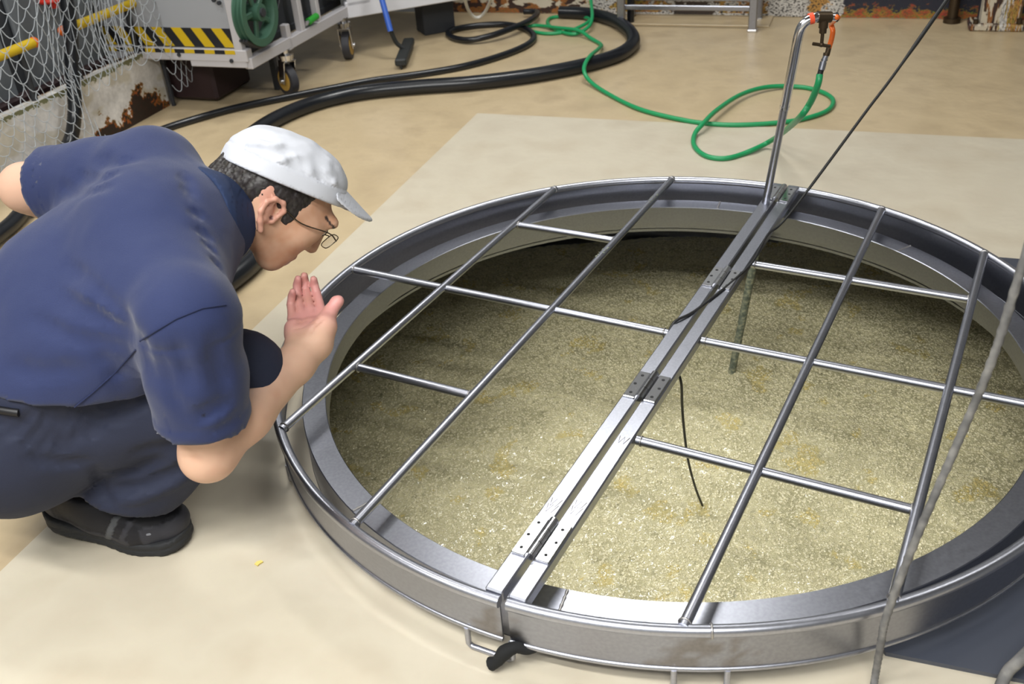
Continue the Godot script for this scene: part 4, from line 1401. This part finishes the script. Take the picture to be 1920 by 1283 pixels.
func build_skin(root: Node3D, nb: Vector3, hb: Vector3, rsh: Vector3, relb: Vector3, rwri: Vector3, lsh: Vector3, lelb: Vector3, lwri: Vector3) -> void:
	var m := mb()
	# ---- head; the face is set in a frame of its own, pitched further down than the skull
	var face := Blob.new(0.022)
	for r in [1.0, -1.0]:
		face.cap(fp(0.0, -0.076, 0.046 * r), fp(0.074, -0.097, 0.012 * r), 0.019, 0.017)
		face.cap(fp(-0.03, -0.03, 0.056 * r), fp(0.0, -0.074, 0.047 * r), 0.016, 0.018)
		face.cap(fp(0.073, -0.014, 0.034 * r), fp(0.069, -0.034, 0.038 * r), 0.025, 0.025)
	face.cap(fp(0.078, -0.094, 0.008), fp(0.078, -0.094, -0.008), 0.0185, 0.0185)
	face.cap(fp(0.091, 0.020, 0.034), fp(0.091, 0.020, -0.034), 0.013, 0.013)
	face.cap(fp(0.074, -0.066, 0.016), fp(0.074, -0.066, -0.016), 0.024, 0.024)
	face.cap(hb, nb, 0.053, 0.060)
	var fine := Blob.new(0.008)
	fine.cap(fp(0.098, 0.008, 0), fp(0.1115, -0.030, 0), 0.0078, 0.0112)
	fine.cap(fp(0.099, -0.037, 0.010), fp(0.099, -0.037, -0.010), 0.0082, 0.0082)
	for r in [1.0, -1.0]:
		fine.cap(fp(0.091, -0.0685, 0.018 * r), fp(0.1005, -0.0655, 0.0), 0.0052, 0.0066)
		fine.cap(fp(0.089, -0.079, 0.015 * r), fp(0.0975, -0.0805, 0.0), 0.0054, 0.0072)
	var ear := Blob.new(0.005)
	for s in [1.0, -1.0]:
		var rim := [hp(0.012, -0.008, 0.070 * s), hp(0.014, 0.010, 0.076 * s), hp(0.004, 0.020, 0.080 * s), hp(-0.012, 0.018, 0.084 * s), hp(-0.021, 0.006, 0.086 * s), hp(-0.019, -0.012, 0.083 * s), hp(-0.009, -0.026, 0.078 * s), hp(0.002, -0.038, 0.073 * s)]
		ear.chain(rim, [0.0036, 0.0038, 0.0040, 0.0042, 0.0042, 0.0042, 0.0045, 0.0052])
		ear.chain([hp(-0.010, 0.010, 0.078 * s), hp(-0.012, -0.006, 0.077 * s), hp(-0.005, -0.020, 0.074 * s)], [0.004, 0.004, 0.005])
		ear.cap(hp(0.009, -0.016, 0.071 * s), hp(0.009, -0.010, 0.072 * s), 0.0048, 0.0045)
		ear.cap(hp(-0.010, 0.0, 0.070 * s), hp(-0.003, -0.016, 0.068 * s), 0.010, 0.008)
	var head := func(p: Vector3) -> float:
		var q := hl(p)
		var g := fl(p)
		var d := ell(q - Vector3(-0.004, 0.034, 0), Vector3(0.094, 0.080, 0.072))
		d = smin(d, ell(g - Vector3(0.040, -0.028, 0), Vector3(0.056, 0.080, 0.062)), 0.03)
		d = smin(d, face.d(p), 0.02)
		# eye hollows
		for s in [-1.0, 1.0]:
			d = smax(d, -((g - Vector3(0.110, 0.0, 0.033 * s)).length() - 0.015), 0.014)
			d = smin(d, (g - Vector3(0.0835, -0.001, 0.032 * s)).length() - 0.0125, 0.006)
		d = smin(d, fine.d(p), 0.009)
		if q.y < 0.05 and q.x < 0.03: d = smin(d, ear.d(p), 0.005)
		return d
	var tone := func(p: Vector3) -> Color:
		var q := hl(p)
		var g := fl(p)
		var c := Color(0.56, 0.335, 0.225)
		var n1 := noise.get_noise_3dv(p * 40.0)
		c = c.lerp(Color(0.50, 0.265, 0.16), clampf(0.35 + n1 * 0.9, 0, 1) * (1.0 if q.x > 0.02 else 0.3))
		if g.y < -0.062 and g.y > -0.086 and g.x > 0.086 and absf(q.z) < 0.022: c = Color(0.42, 0.19, 0.15)
		if absf(g.y - 0.017) < 0.0025 and g.x > 0.07 and absf(q.z) > 0.014 and absf(q.z) < 0.052: c = Color(0.05, 0.035, 0.03)
		if absf(q.z) > 0.071 and q.x < 0.018 and q.y > -0.045: c = Color(0.58, 0.30, 0.22)
		if (q - Vector3(0.002, -0.012, 0.070)).length() < 0.0065: c = Color(0.10, 0.035, 0.03)
		return c
	net_mesh(head, H0 - Vector3.ONE * 0.17, H0 + Vector3.ONE * 0.17, 0.0033, m, tone)
	# ---- right arm and hand, palm towards the viewer
	var arm := Blob.new(0.02)
	arm.chain([rsh, relb], [0.048, 0.041])
	var mid := relb.lerp(rwri, 0.32) + Vector3(0, 0.006, 0.004)
	arm.chain([relb, mid, rwri.lerp(relb, 0.2), rwri], [0.040, 0.043, 0.030, 0.0265])
	arm.cap(relb + Vector3(-0.006, -0.004, 0.010), relb + Vector3(-0.003, -0.004, 0.008), 0.030, 0.031)
	var hand := Blob.new(0.010)
	var kn := [far(548, 598, 1.745), far(564, 588, 1.755), far(582, 583, 1.76), far(603, 584, 1.757)]
	var w0 := [far(560, 650, 1.70), far(572, 648, 1.70), far(586, 646, 1.70), far(600, 645, 1.70)]
	for k in 4: hand.chain([rwri.lerp(w0[k], 0.6), w0[k].lerp(kn[k], 0.4), kn[k]], [0.018, 0.0145, 0.0085])
	hand.cap(rwri, rwri.lerp(kn[2], 0.4), 0.0235, 0.02)
	hand.chain([far(598, 640, 1.69), far(609, 612, 1.70), far(614, 596, 1.715)], [0.020, 0.019, 0.0135])   # thumb mount
	hand.chain([far(553, 640, 1.70), far(550, 615, 1.72)], [0.016, 0.015])
	var fing := Blob.new(0.0016)
	finger(fing, [kn[0], far(545, 571, 1.765), far(547, 555, 1.762), far(549, 547, 1.755)], 0.0072)
	finger(fing, [kn[1], far(557, 552, 1.79), far(557, 534, 1.79), far(559, 523, 1.782)], 0.0079)
	finger(fing, [kn[2], far(574, 546, 1.80), far(571, 527, 1.80), far(570.5, 517, 1.792)], 0.0081)
	finger(fing, [kn[3], far(594, 551, 1.79), far(589, 533, 1.792), far(588, 524, 1.785)], 0.0079)
	var th := Blob.new(0.004)
	th.chain([far(612, 600, 1.712), far(620, 583, 1.72), far(631, 567, 1.722), far(635, 564, 1.72)], [0.0128, 0.0118, 0.0108, 0.0095])
	var creases := groove_list(func(p): return hand.d(p), [[0.0022, 0.0028, 553, 606, 575, 600, 600, 596], [0.0016, 0.0026, 552, 618, 575, 612, 594, 604], [0.0026, 0.0034, 607, 596, 590, 612, 580, 634]], 1.5)
	var rarm := func(p: Vector3) -> float:
		var d := arm.d(p)
		if p.distance_squared_to(rwri) < 0.04:
			var h := hand.d(p)
			h += grooves(p, creases)
			h = smin(h, fing.d(p), 0.004)
			h = smin(h, th.d(p), 0.008)
			d = smin(d, h, 0.018)
		return d
	var tone_arm := func(p: Vector3) -> Color:
		var c := Color(0.60, 0.375, 0.265)
		var t := p.distance_to(rwri)
		var past := (p - rwri).dot((kn[2] - rwri).normalized())
		c = c.lerp(Color(0.64, 0.305, 0.275), smoothstep(-0.02, 0.05, past))
		c = c.lerp(Color(0.50, 0.27, 0.18), clampf(noise.get_noise_3dv(p * 22.0) * 0.5, 0, 0.4))
		return c
	var amn := Vector3(-0.87, 0.22, 0.12); var amx := Vector3(-0.55, 0.60, 0.60)
	net_mesh(rarm, amn, amx, 0.0034, m, tone_arm)
	# ---- left arm with its hand on the far thigh
	var la := Blob.new(0.015)
	la.chain([lsh, lelb], [0.050, 0.043])
	la.chain([lelb, lelb.lerp(lwri, 0.35), lwri], [0.041, 0.041, 0.027])
	var ld := (lwri - lelb).normalized()
	var ls := ld.cross(Vector3.UP).normalized()
	la.cap(lwri, lwri + ld * 0.07, 0.026, 0.026)
	for k in 4:
		var o: Vector3 = lwri + ld * 0.075 + ls * (0.018 * (k - 1.5))
		la.chain([o, o + ld * 0.035 - Vector3(0, 0.012, 0), o + ld * 0.055 - Vector3(0, 0.034, 0)], [0.0095, 0.009, 0.008])
	la.chain([lwri + ld * 0.02 + ls * 0.02, lwri + ld * 0.05 + ls * 0.045, lwri + ld * 0.075 + ls * 0.05], [0.012, 0.011, 0.009])
	net_mesh(func(p): return la.d(p), Vector3(-1.24, 0.30, -0.06), Vector3(-0.82, 0.70, 0.26), 0.006, m, func(_p): return Color(0.58, 0.36, 0.255))
	# ---- trunk under the clothes joins the limbs
	var tr := Blob.new(0.05)
	tr.cap(Vector3(-1.13, 0.30, 0.30), Vector3(-0.88, 0.52, 0.295), 0.10, 0.095)
	tr.cap(nb, Vector3(-0.88, 0.52, 0.295), 0.055, 0.09)
	tr.cap(lsh, Vector3(-0.88, 0.54, 0.25), 0.05, 0.07); tr.cap(rsh, Vector3(-0.86, 0.51, 0.38), 0.05, 0.07)
	net_mesh(func(p): return tr.d(p), Vector3(-1.26, 0.16, 0.06), Vector3(-0.66, 0.72, 0.60), 0.016, m, func(_p): return Color(0.58, 0.36, 0.255))
	var body := part(m, "body", M.skin, root)
	body.set_meta("label", "head, neck, arms and hands")

func build_head_wear(root: Node3D) -> void:
	# hair below the cap
	var m := mb()
	var hf := func(p: Vector3) -> float:
		var q := hl(p)
		var st := noise.get_noise_3d(q.x * 26.0 + q.y * 8.0, q.y * 22.0, q.z * 150.0) * 0.0028 + noise.get_noise_3d(q.x * 130.0, q.y * 26.0, q.z * 130.0) * 0.0022
		var d := ell(q - Vector3(-0.006, 0.036, 0), Vector3(0.099, 0.088, 0.0775)) + st
		# keep back and sides: hairline runs from the nape up over the ear to the temple
		var low := -0.034 + 0.35 * maxf(q.x + 0.03, 0.0)
		low = maxf(low, 0.010 if q.x > -0.026 and q.x < 0.013 else low)
		d = smax(d, (low - q.y) * 0.8 + st * 2.0, 0.006)
		d = smax(d, (q.x - 0.050 - 0.25 * (q.y - 0.05)) * 0.8, 0.006)
		d = smax(d, (Vector2(q.x - 0.005, q.y - 0.0485).dot(Vector2(-0.247, 0.969))) - 0.012, 0.004)
		# nape
		d = smin(d, (q - Vector3(-0.072, -0.010, 0)).length() - 0.036 + st, 0.02)
		# sideburn
		for s in [-1.0, 1.0]:
			d = smin(d, ell(q - Vector3(0.028, 0.010, 0.0655 * s), Vector3(0.011, 0.019, 0.006)) + st, 0.008)
		return d
	net_mesh(hf, H0 - Vector3.ONE * 0.16, H0 + Vector3.ONE * 0.16, 0.0034, m, func(p):
		var q := hl(p)
		var g := 0.5 + 0.5 * noise.get_noise_3d(q.x * 90.0, q.y * 22.0, q.z * 110.0)
		return Color(0.016, 0.014, 0.013).lerp(Color(0.075, 0.062, 0.052), clampf(g * 1.6 - 0.75, 0, 1)))
	part(m, "hair", M.hair, root).set_meta("label", "short black hair")
	# cap: axes along and above its base plane
	var ce := Vector2(0.969, 0.247); var cn := Vector2(-0.247, 0.969)
	var fold := groove_list(func(p):
		var q := hl(p)
		var v := Vector2(q.x - 0.005, q.y - 0.0485)
		return ell(Vector3(v.dot(ce), v.dot(cn) - 0.02, q.z), Vector3(0.108, 0.088, 0.098)), [[0.0055, 0.010, 512, 300, 508, 325, 530, 316], [0.005, 0.009, 545, 290, 560, 308, 585, 300], [0.006, 0.010, 600, 300, 605, 335, 598, 352], [0.005, 0.008, 625, 300, 640, 318], [0.004, 0.007, 570, 345, 574, 322], [-0.004, 0.010, 500, 312, 540, 296, 575, 285], [-0.004, 0.009, 585, 320, 620, 318], [0.004, 0.008, 470, 290, 490, 312, 520, 330], [-0.003, 0.008, 625, 335, 632, 350], [0.0045, 0.010, 448, 290, 470, 278, 500, 282], [-0.004, 0.010, 470, 268, 510, 270, 545, 262], [0.0045, 0.010, 480, 258, 520, 256, 560, 262], [0.004, 0.010, 560, 262, 590, 275, 612, 295], [0.004, 0.009, 520, 285, 550, 275, 580, 280], [0.004, 0.008, 615, 270, 640, 300]], 1.4)
	var cap := func(p: Vector3) -> float:
		var q := hl(p)
		var v := Vector2(q.x - 0.005, q.y - 0.0485)
		var e := v.dot(ce); var n := v.dot(cn)
		var z := q.z
		var a := absf(e + 0.002) / 0.1075; var b := absf(n) / 0.086; var c := absf(z) / 0.0915
		var w := pow(pow(a, 2.5) + pow(b, 2.5) + pow(c, 2.5), 0.4)
		var d := (w - 1.0) * 0.095
		d -= 0.003 * noise.get_noise_3d(q.x * 16.0, q.y * 16.0, q.z * 16.0) * smoothstep(0.02, 0.05, n)
		if n > 0.03: d += 1.15 * grooves(p, fold)
		var sm := (n - 0.029) / 0.0022
		d += 0.0016 * exp(-sm * sm) - (0.0012 if n < 0.029 else 0.0)
		d = smax(d, -n + 0.0, 0.003)
		return d
	m = mb()
	net_mesh(cap, H0 - Vector3.ONE * 0.19, H0 + Vector3.ONE * 0.22, 0.0036, m, no_tone)
	var cr := part(m, "cap", M.cap, root)
	cr.set_meta("label", "white cloth work cap")
	var brim := func(p: Vector3) -> float:
		var q := hl(p)
		var v := Vector2(q.x - 0.005, q.y - 0.0485)
		var e := v.dot(ce); var n := v.dot(cn)
		var d2 := (Vector2((e - 0.065) / 0.104, q.z / 0.088).length() - 1.0) * 0.088
		var d := absf(n - 0.030 + 4.0 * q.z * q.z + 0.45 * (e - 0.1)) * 0.88 - 0.0026
		d = smax(d, d2, 0.002)
		return smax(d, 0.070 - e, 0.002)
	m = mb()
	net_mesh(brim, H0 - Vector3.ONE * 0.12, H0 + Vector3.ONE * 0.22, 0.0026, m, no_tone)
	part(m, "brim", M.cap, cr)
	# glasses
	var g := Node3D.new()
	g.name = "glasses"
	root.add_child(g)
	g.set_meta("label", "thin wire-rimmed glasses")
	for s in [1.0, -1.0]:
		var ring := []
		for k in 16:
			var t := TAU * k / 16
			var cx := signf(cos(t)) * pow(absf(cos(t)), 0.6); var cy := signf(sin(t)) * pow(absf(sin(t)), 0.6)
			ring.append(fp(0.114, -0.002 + 0.0155 * cy, (0.034 + 0.022 * cx) * s) - PERSON)
		m = mb(); m.tube(ring, 0.0009, 6, true); part(m, "lens_rim", M.wire, g)
		m = mb()
		var c0 := m.add(fp(0.1143, -0.002, 0.034 * s) - PERSON, FF)
		for k in 17: m.add(ring[k % 16], FF)
		for k in 16: m.i.append_array(PackedInt32Array([c0, c0 + 1 + k, c0 + 2 + k]))
		part(m, "lens", M.lens, g)
		m = mb(); m.tube(smooth_path([fp(0.114, 0.004, 0.056 * s) - PERSON, fp(0.109, 0.004, 0.066 * s) - PERSON, fp(0.09, 0.002, 0.070 * s) - PERSON, hp(0.050, 0.010, 0.0745 * s) - PERSON, hp(0.016, 0.013, 0.078 * s) - PERSON, hp(0.0, 0.016, 0.080 * s) - PERSON], 5), 0.0013, 6); part(m, "temple", M.wire, g)
		m = mb(); m.ball(fp(0.0865, -0.001, 0.032 * s) - PERSON, 0.0118, 14); part(m, "eye", M.eye_white, root)
		m = mb(); m.ball(fp(0.0945, -0.004, 0.032 * s) - PERSON, 0.0052, 10); part(m, "iris", M.eye_dark, root)
	m = mb(); m.tube(smooth_path([fp(0.114, 0.003, 0.012) - PERSON, fp(0.117, 0.006, 0.0) - PERSON, fp(0.114, 0.003, -0.012) - PERSON], 4), 0.001, 6); part(m, "bridge", M.wire, g)

func build_shirt(root: Node3D, rsh: Vector3, relb: Vector3, lsh: Vector3, lelb: Vector3, nb: Vector3, hb: Vector3) -> void:
	var b := Blob.new(0.06)
	b.cap(Vector3(-1.17, 0.29, 0.30), Vector3(-1.0, 0.44, 0.295), 0.165, 0.155)
	b.cap(Vector3(-1.0, 0.44, 0.295), Vector3(-0.87, 0.545, 0.295), 0.155, 0.115)
	b.cap(Vector3(-1.15, 0.30, 0.21), Vector3(-0.93, 0.53, 0.21), 0.13, 0.105)
	b.cap(Vector3(-1.15, 0.29, 0.39), Vector3(-0.88, 0.49, 0.41), 0.13, 0.105)
	b.cap(Vector3(-0.86, 0.57, 0.25), lsh, 0.09, 0.074)
	b.cap(Vector3(-0.85, 0.55, 0.35), rsh, 0.092, 0.068)
	b.cap(nb, Vector3(-0.87, 0.56, 0.30), 0.062, 0.10)
	var rs := Blob.new(0.02)
	var re := rsh.lerp(relb, 0.74)
	rs.chain([rsh, rsh.lerp(relb, 0.4), re.lerp(relb, 0.5)], [0.068, 0.070, 0.070])
	var ls := Blob.new(0.02)
	var le := lsh.lerp(lelb, 0.80)
	ls.chain([lsh, lsh.lerp(lelb, 0.4), le.lerp(lelb, 0.6)], [0.076, 0.070, 0.066])
	var rd := (relb - rsh).normalized(); var ldr := (lelb - lsh).normalized()
	var ax := Vector3(0.72, 0.69, 0).normalized()
	var trunk := func(p: Vector3) -> float: return b.d(p)
	var hb2 := march(trunk, 130, 768)
	var hn := Vector3(0.14, 0.98, 0.0).normalized()
	var base := func(p: Vector3) -> float:
		var d := b.d(p)
		d = smax(d, -(p - hb2).dot(hn), 0.012)
		return smin(smin(d, rs.d(p), 0.03), ls.d(p), 0.035)
	var fold := groove_list(base, [
		[0.0065, 0.013, 125, 500, 165, 530, 205, 570, 250, 620], [0.005, 0.015, 100, 545, 160, 590, 240, 628], [0.007, 0.014, 150, 560, 200, 600, 255, 640],
		[-0.006, 0.014, 140, 535, 190, 575, 235, 615], [0.006, 0.013, 60, 600, 140, 635, 230, 650], [0.005, 0.014, 262, 628, 268, 660, 285, 705],
		[0.006, 0.010, 345, 325, 352, 345, 358, 365], [0.005, 0.007, 358, 395, 372, 402, 382, 408], [0.006, 0.007, 370, 430, 384, 438, 395, 446], [0.005, 0.007, 385, 455, 396, 463, 405, 475], [0.005, 0.007, 398, 485, 410, 495, 420, 512],
		[0.0055, 0.009, 375, 790, 400, 774, 430, 756], [-0.004, 0.009, 380, 800, 410, 785, 436, 768], [0.005, 0.008, 365, 778, 390, 764, 415, 752], [0.006, 0.012, 330, 640, 340, 680, 350, 720], [0.006, 0.014, 400, 640, 410, 690, 425, 740], [0.005, 0.012, 300, 660, 315, 720, 345, 780],
		[0.008, 0.010, 150, 330, 185, 335, 215, 325], [0.006, 0.010, 120, 350, 160, 362, 200, 352], [0.006, 0.012, 180, 300, 215, 305, 250, 300],
		[0.006, 0.016, 20, 690, 80, 700, 150, 690], [0.006, 0.015, 170, 660, 210, 690, 230, 720]])
	var cuffs := func(p: Vector3) -> float:
		var d: float = base.call(p)
		d += grooves(p, fold) + 0.0016 * noise.get_noise_3dv(p * 14.0)
		# armhole seams
		var sr := (p - rsh).dot(rd) - 0.012
		if absf(sr) < 0.02 and p.distance_to(rsh) < 0.14: d += 0.0022 * exp(-sr * sr / 0.000006)
		# sleeve ends: cut, hollowed, with a stitched band
		var hr := (p - re).dot(rd)
		if p.distance_squared_to(re) < 0.03 and rs.d(p) < 0.06:
			d -= 0.0015 if hr > -0.022 and hr < 0.0 else 0.0
			d = maxf(d, hr)
			if hr > -0.05: d = maxf(d, -(rs.d(p) + 0.0135))
		var hq := (p - le).dot(ldr)
		if p.distance_squared_to(le) < 0.03 and ls.d(p) < 0.06:
			d -= 0.0015 if hq > -0.022 and hq < 0.0 else 0.0
			d = maxf(d, hq)
			if hq > -0.05: d = maxf(d, -(ls.d(p) + 0.0135))
		return d
	var m := mb()
	net_mesh(cuffs, Vector3(-1.42, 0.10, 0.0), Vector3(-0.62, 0.75, 0.64), 0.008, m, no_tone)
	part(m, "polo_shirt", M.shirt, root).set_meta("label", "navy blue short-sleeved polo shirt")
	# seams as fine raised stitching on the cloth
	for l in [[[130, 772], [170, 740], [215, 700], [260, 650]], [[262, 640], [290, 622], [330, 598], [380, 578], [430, 571]]]:
		var pts := []
		for k in l.size() - 1:
			for j in 8:
				var px: float = lerpf(l[k][0], l[k + 1][0], j / 8.0); var py: float = lerpf(l[k][1], l[k + 1][1], j / 8.0)
				var hit := march(cuffs, px, py)
				if hit.is_finite(): pts.append(hit - PERSON - ray(px, py) * 0.0006)
		m = mb(); m.tube(pts, 0.0013, 5)
		part(m, "seam", M.seam, root)
	# collar: a folded band standing round the neck
	var nd := (hb - nb).normalized()
	var collar := func(p: Vector3) -> float:
		var q := p - nb
		var h := q.dot(nd)
		var r := (q - nd * h).length()
		var rad := 0.083 - 0.22 * clampf(h + 0.02, 0.0, 0.09)
		var d := absf(r - rad) - 0.0048
		d = smax(d, h - 0.040 - 0.05 * q.dot(Vector3.UP), 0.003)
		return smax(d, -h - 0.035, 0.003)
	m = mb()
	net_mesh(collar, nb - Vector3.ONE * 0.14, nb + Vector3.ONE * 0.14, 0.0048, m, no_tone, 1.6)
	part(m, "collar", M.shirt_trim, root)

func build_trousers(root: Node3D, rhip: Vector3, lhip: Vector3, rknee: Vector3, lknee: Vector3, rank: Vector3, lank: Vector3) -> void:
	var b := Blob.new(0.035)
	b.cap(lhip + Vector3(-0.02, 0.0, 0.01), rhip + Vector3(-0.02, 0, -0.01), 0.145, 0.150)
	b.cap(Vector3(-1.17, 0.29, 0.30), Vector3(-1.05, 0.40, 0.295), 0.155, 0.140)
	b.cap(Vector3(-1.15, 0.29, 0.39), Vector3(-1.06, 0.37, 0.40), 0.120, 0.108)
	b.cap(Vector3(-1.15, 0.30, 0.21), Vector3(-1.06, 0.39, 0.21), 0.120, 0.108)
	b.cap(rhip, rknee, 0.128, 0.078)
	b.cap(lhip, lknee, 0.12, 0.078)
	var rsn := Blob.new(0.02)
	rsn.chain([rknee, rknee.lerp(rank, 0.5), rank.lerp(rknee, -0.25)], [0.078, 0.078, 0.090])
	var lsn := Blob.new(0.02)
	lsn.chain([lknee, lank.lerp(lknee, -0.2)], [0.078, 0.082])
	var rdn := ((rank - rknee).normalized() + Vector3(0.25, -0.55, 0.15)).normalized(); var ldn := (lank - lknee).normalized()
	var base := func(p: Vector3) -> float:
		var d := b.d(p)
		var r := rsn.d(p)
		r = smax(r, (p - rank).dot(rdn) - 0.03, 0.008)
		var l := lsn.d(p)
		l = smax(l, (p - lank).dot(ldn) - 0.02, 0.008)
		return smin(d, smin(r, l, 0.01), 0.008)
	var fold := groove_list(base, [
		[0.008, 0.008, 92, 772, 80, 800, 50, 835], [0.007, 0.008, 60, 775, 40, 800, 10, 820], [0.007, 0.007, 115, 775, 95, 815, 70, 850], [0.006, 0.008, 135, 775, 118, 810, 105, 850], [0.006, 0.007, 160, 768, 150, 800, 130, 840], [0.006, 0.008, 185, 765, 172, 795, 160, 825],
		[0.006, 0.008, 230, 750, 200, 780, 175, 810], [0.006, 0.008, 285, 735, 250, 765, 215, 790], [0.005, 0.008, 310, 740, 280, 765], [0.005, 0.009, 20, 790, 0, 800], [0.006, 0.010, 60, 860, 110, 872, 160, 868],
		[0.008, 0.010, 215, 920, 270, 912, 330, 885, 375, 862], [0.006, 0.010, 200, 890, 250, 885, 300, 865], [0.006, 0.009, 180, 880, 190, 910, 205, 940], [0.006, 0.011, 260, 850, 320, 835, 360, 818], [-0.005, 0.012, 230, 940, 290, 925, 345, 900]])
	var f := func(p: Vector3) -> float:
		return base.call(p) + 1.5 * grooves(p, fold) + 0.002 * noise.get_noise_3dv(p * 11.0)
	var m := mb()
	net_mesh(f, Vector3(-1.36, 0.02, -0.08), Vector3(-0.66, 0.56, 0.56), 0.0085, m, no_tone)
	part(m, "trousers", M.trousers, root).set_meta("label", "dark navy work trousers")
	# pale pocket piping on the thigh
	var pts := []
	for q in [[294, 813], [308, 806], [320, 798], [330, 788]]:
		var hit := march(f, q[0], q[1])
		if hit.is_finite(): pts.append(hit - PERSON)
	m = mb(); m.tube(smooth_path(pts, 4), 0.0011, 5); part(m, "pocket_piping", M.grey_trim, root)
	# belt
	m = mb()
	var ring := []
	for q in [[-60, 760], [-30, 765], [0, 769], [20, 772], [36, 774]]:
		var hit := march(f, q[0], q[1])
		if hit.is_finite(): ring.append(hit - PERSON)
	m.tube(smooth_path(ring, 4), 0.007, 6); part(m, "belt", M.belt, root)

func build_shoe(root: Node3D, heel: Vector3, toe: Vector3, side: float) -> void:
	var L := 0.292
	var X := (toe - heel).normalized(); var Z := X.cross(Vector3.UP)      # Z towards the wearer's right
	var loc := func(p: Vector3) -> Vector3:
		var q := p - heel
		var x := q.dot(X)
		var lift := 0.030 * pow(clampf(1.0 - x / 0.17, 0.0, 1.3), 1.6) + 0.010 * pow(clampf((x - 0.23) / 0.06, 0.0, 1.3), 2.0)
		return Vector3(x, q.y - lift, q.dot(Z))
	var up := Blob.new(0.03)
	up.cap(Vector3(0.045, 0.052, 0), Vector3(0.12, 0.055, 0), 0.036, 0.040)
	up.cap(Vector3(0.12, 0.055, 0), Vector3(0.20, 0.046, 0.003 * side), 0.040, 0.043)
	up.cap(Vector3(0.20, 0.046, 0.003 * side), Vector3(0.252, 0.042, -0.004 * side), 0.043, 0.036)
	up.cap(Vector3(0.052, 0.085, 0), Vector3(0.10, 0.088, 0), 0.036, 0.033)
	up.cap(Vector3(0.10, 0.085, 0), Vector3(0.17, 0.066, 0), 0.032, 0.030)
	var lo := heel - Vector3(0.12, 0.03, 0.14); var hi := heel + Vector3(0.40, 0.18, 0.16)
	var upper := func(p: Vector3) -> float:
		var q: Vector3 = loc.call(p)
		var d := up.d(q)
		d = smax(d, 0.018 - q.y, 0.004)
		d = smax(d, q.y - 0.112 + 0.15 * absf(q.x - 0.05), 0.006)
		# foot opening
		d = smax(d, -(Vector3((q.x - 0.07) / 1.25, (q.y - 0.125) * 0.6, q.z).length() - 0.032), 0.006)
		# overlay panels stand proud of the mesh
		d -= 0.0016 * panel(q)
		return d + 0.0004 * noise.get_noise_3dv(p * 180.0)
	var m := mb()
	net_mesh(upper, lo, hi, 0.0042, m, func(p):
		var q: Vector3 = loc.call(p)
		var k := panel(q)
		var c := Color(0.017, 0.018, 0.021)
		if k > 0.5: c = Color(0.036, 0.038, 0.044)
		if k > 1.5: c = Color(0.085, 0.088, 0.096)
		return c)
	var sh := part(m, "shoe", M.shoe, root)
	sh.set_meta("label", "black and grey running shoe")
	var sole := func(p: Vector3) -> float:
		var q: Vector3 = loc.call(p)
		var t := clampf(q.x, 0.045, 0.243)
		var w := lerpf(0.043, 0.039, smoothstep(0.05, 0.12, t))
		w = lerpf(w, 0.051, smoothstep(0.12, 0.20, t))
		w = lerpf(w, 0.046, smoothstep(0.21, 0.245, t))
		var d := Vector2(q.x - t, q.z).length() - w
		var top := 0.030 + 0.010 * clampf((0.09 - q.x) / 0.09, 0, 1)
		d += 0.0018 * exp(-pow((q.y - 0.017) / 0.0022, 2.0))
		if q.y < 0.010: d += 0.0012 * (1.0 if fposmod(q.x, 0.022) < 0.006 else 0.0)
		return smax(d, smax(q.y - top, 0.001 - q.y, 0.001), 0.006)
	m = mb()
	net_mesh(sole, lo, hi, 0.0042, m, no_tone)
	part(m, "sole", M.sole, sh)
	# laces, pale toe accents, sock
	var inv := func(q: Vector3) -> Vector3:
		var lift := 0.030 * pow(clampf(1.0 - q.x / 0.17, 0.0, 1.3), 1.6) + 0.010 * pow(clampf((q.x - 0.23) / 0.06, 0.0, 1.3), 2.0)
		return heel + X * q.x + Vector3(0, q.y + lift, 0) + Z * q.z - PERSON
	for k in 4:
		m = mb()
		var x := 0.125 + 0.019 * k
		var y := 0.103 - 0.0065 * k
		m.tube(smooth_path([inv.call(Vector3(x - 0.004, y - 0.012, -0.022)), inv.call(Vector3(x, y - 0.003, 0)), inv.call(Vector3(x + 0.006, y - 0.010, 0.022))], 4), 0.0022, 6)
		part(m, "lace", M.lace, sh)
	m = mb()
	m.tube(smooth_path([inv.call(Vector3(0.245, 0.078, 0.012)), inv.call(Vector3(0.262, 0.072, -0.004)), inv.call(Vector3(0.268, 0.064, -0.020))], 4), 0.0026, 6)
	part(m, "toe_piping", M.grey_trim, sh)
	m = mb()
	m.ball(inv.call(Vector3(0.236, 0.052, 0.0375 * side)), Vector3(0.011, 0.0055, 0.006), 12)
	part(m, "reflector", M.grey_trim, sh)
	m = mb()
	m.tube([inv.call(Vector3(0.07, 0.085, 0)), inv.call(Vector3(0.085, 0.15, 0))], [0.034, 0.038], 14)
	part(m, "sock", M.sock, root)

# which overlay of the shoe a point lies on: 0 mesh, 1 dark panel, 2 pale stripe
func panel(q: Vector3) -> float:
	if q.x > 0.225 and q.y < 0.064: return 1.0
	if q.x < 0.05 and q.y < 0.075: return 1.0
	var s := q.x - 0.6 * q.y
	if q.y < 0.085 and absf(s - 0.135) < 0.007: return 2.0
	if q.y < 0.08 and absf(s - 0.165) < 0.006: return 1.0
	if absf(q.x - 0.028 - 0.25 * q.y) < 0.0035 and q.y > 0.04: return 2.0
	if q.x > 0.05 and q.x < 0.2 and q.y < 0.042: return 1.0
	return 0.0
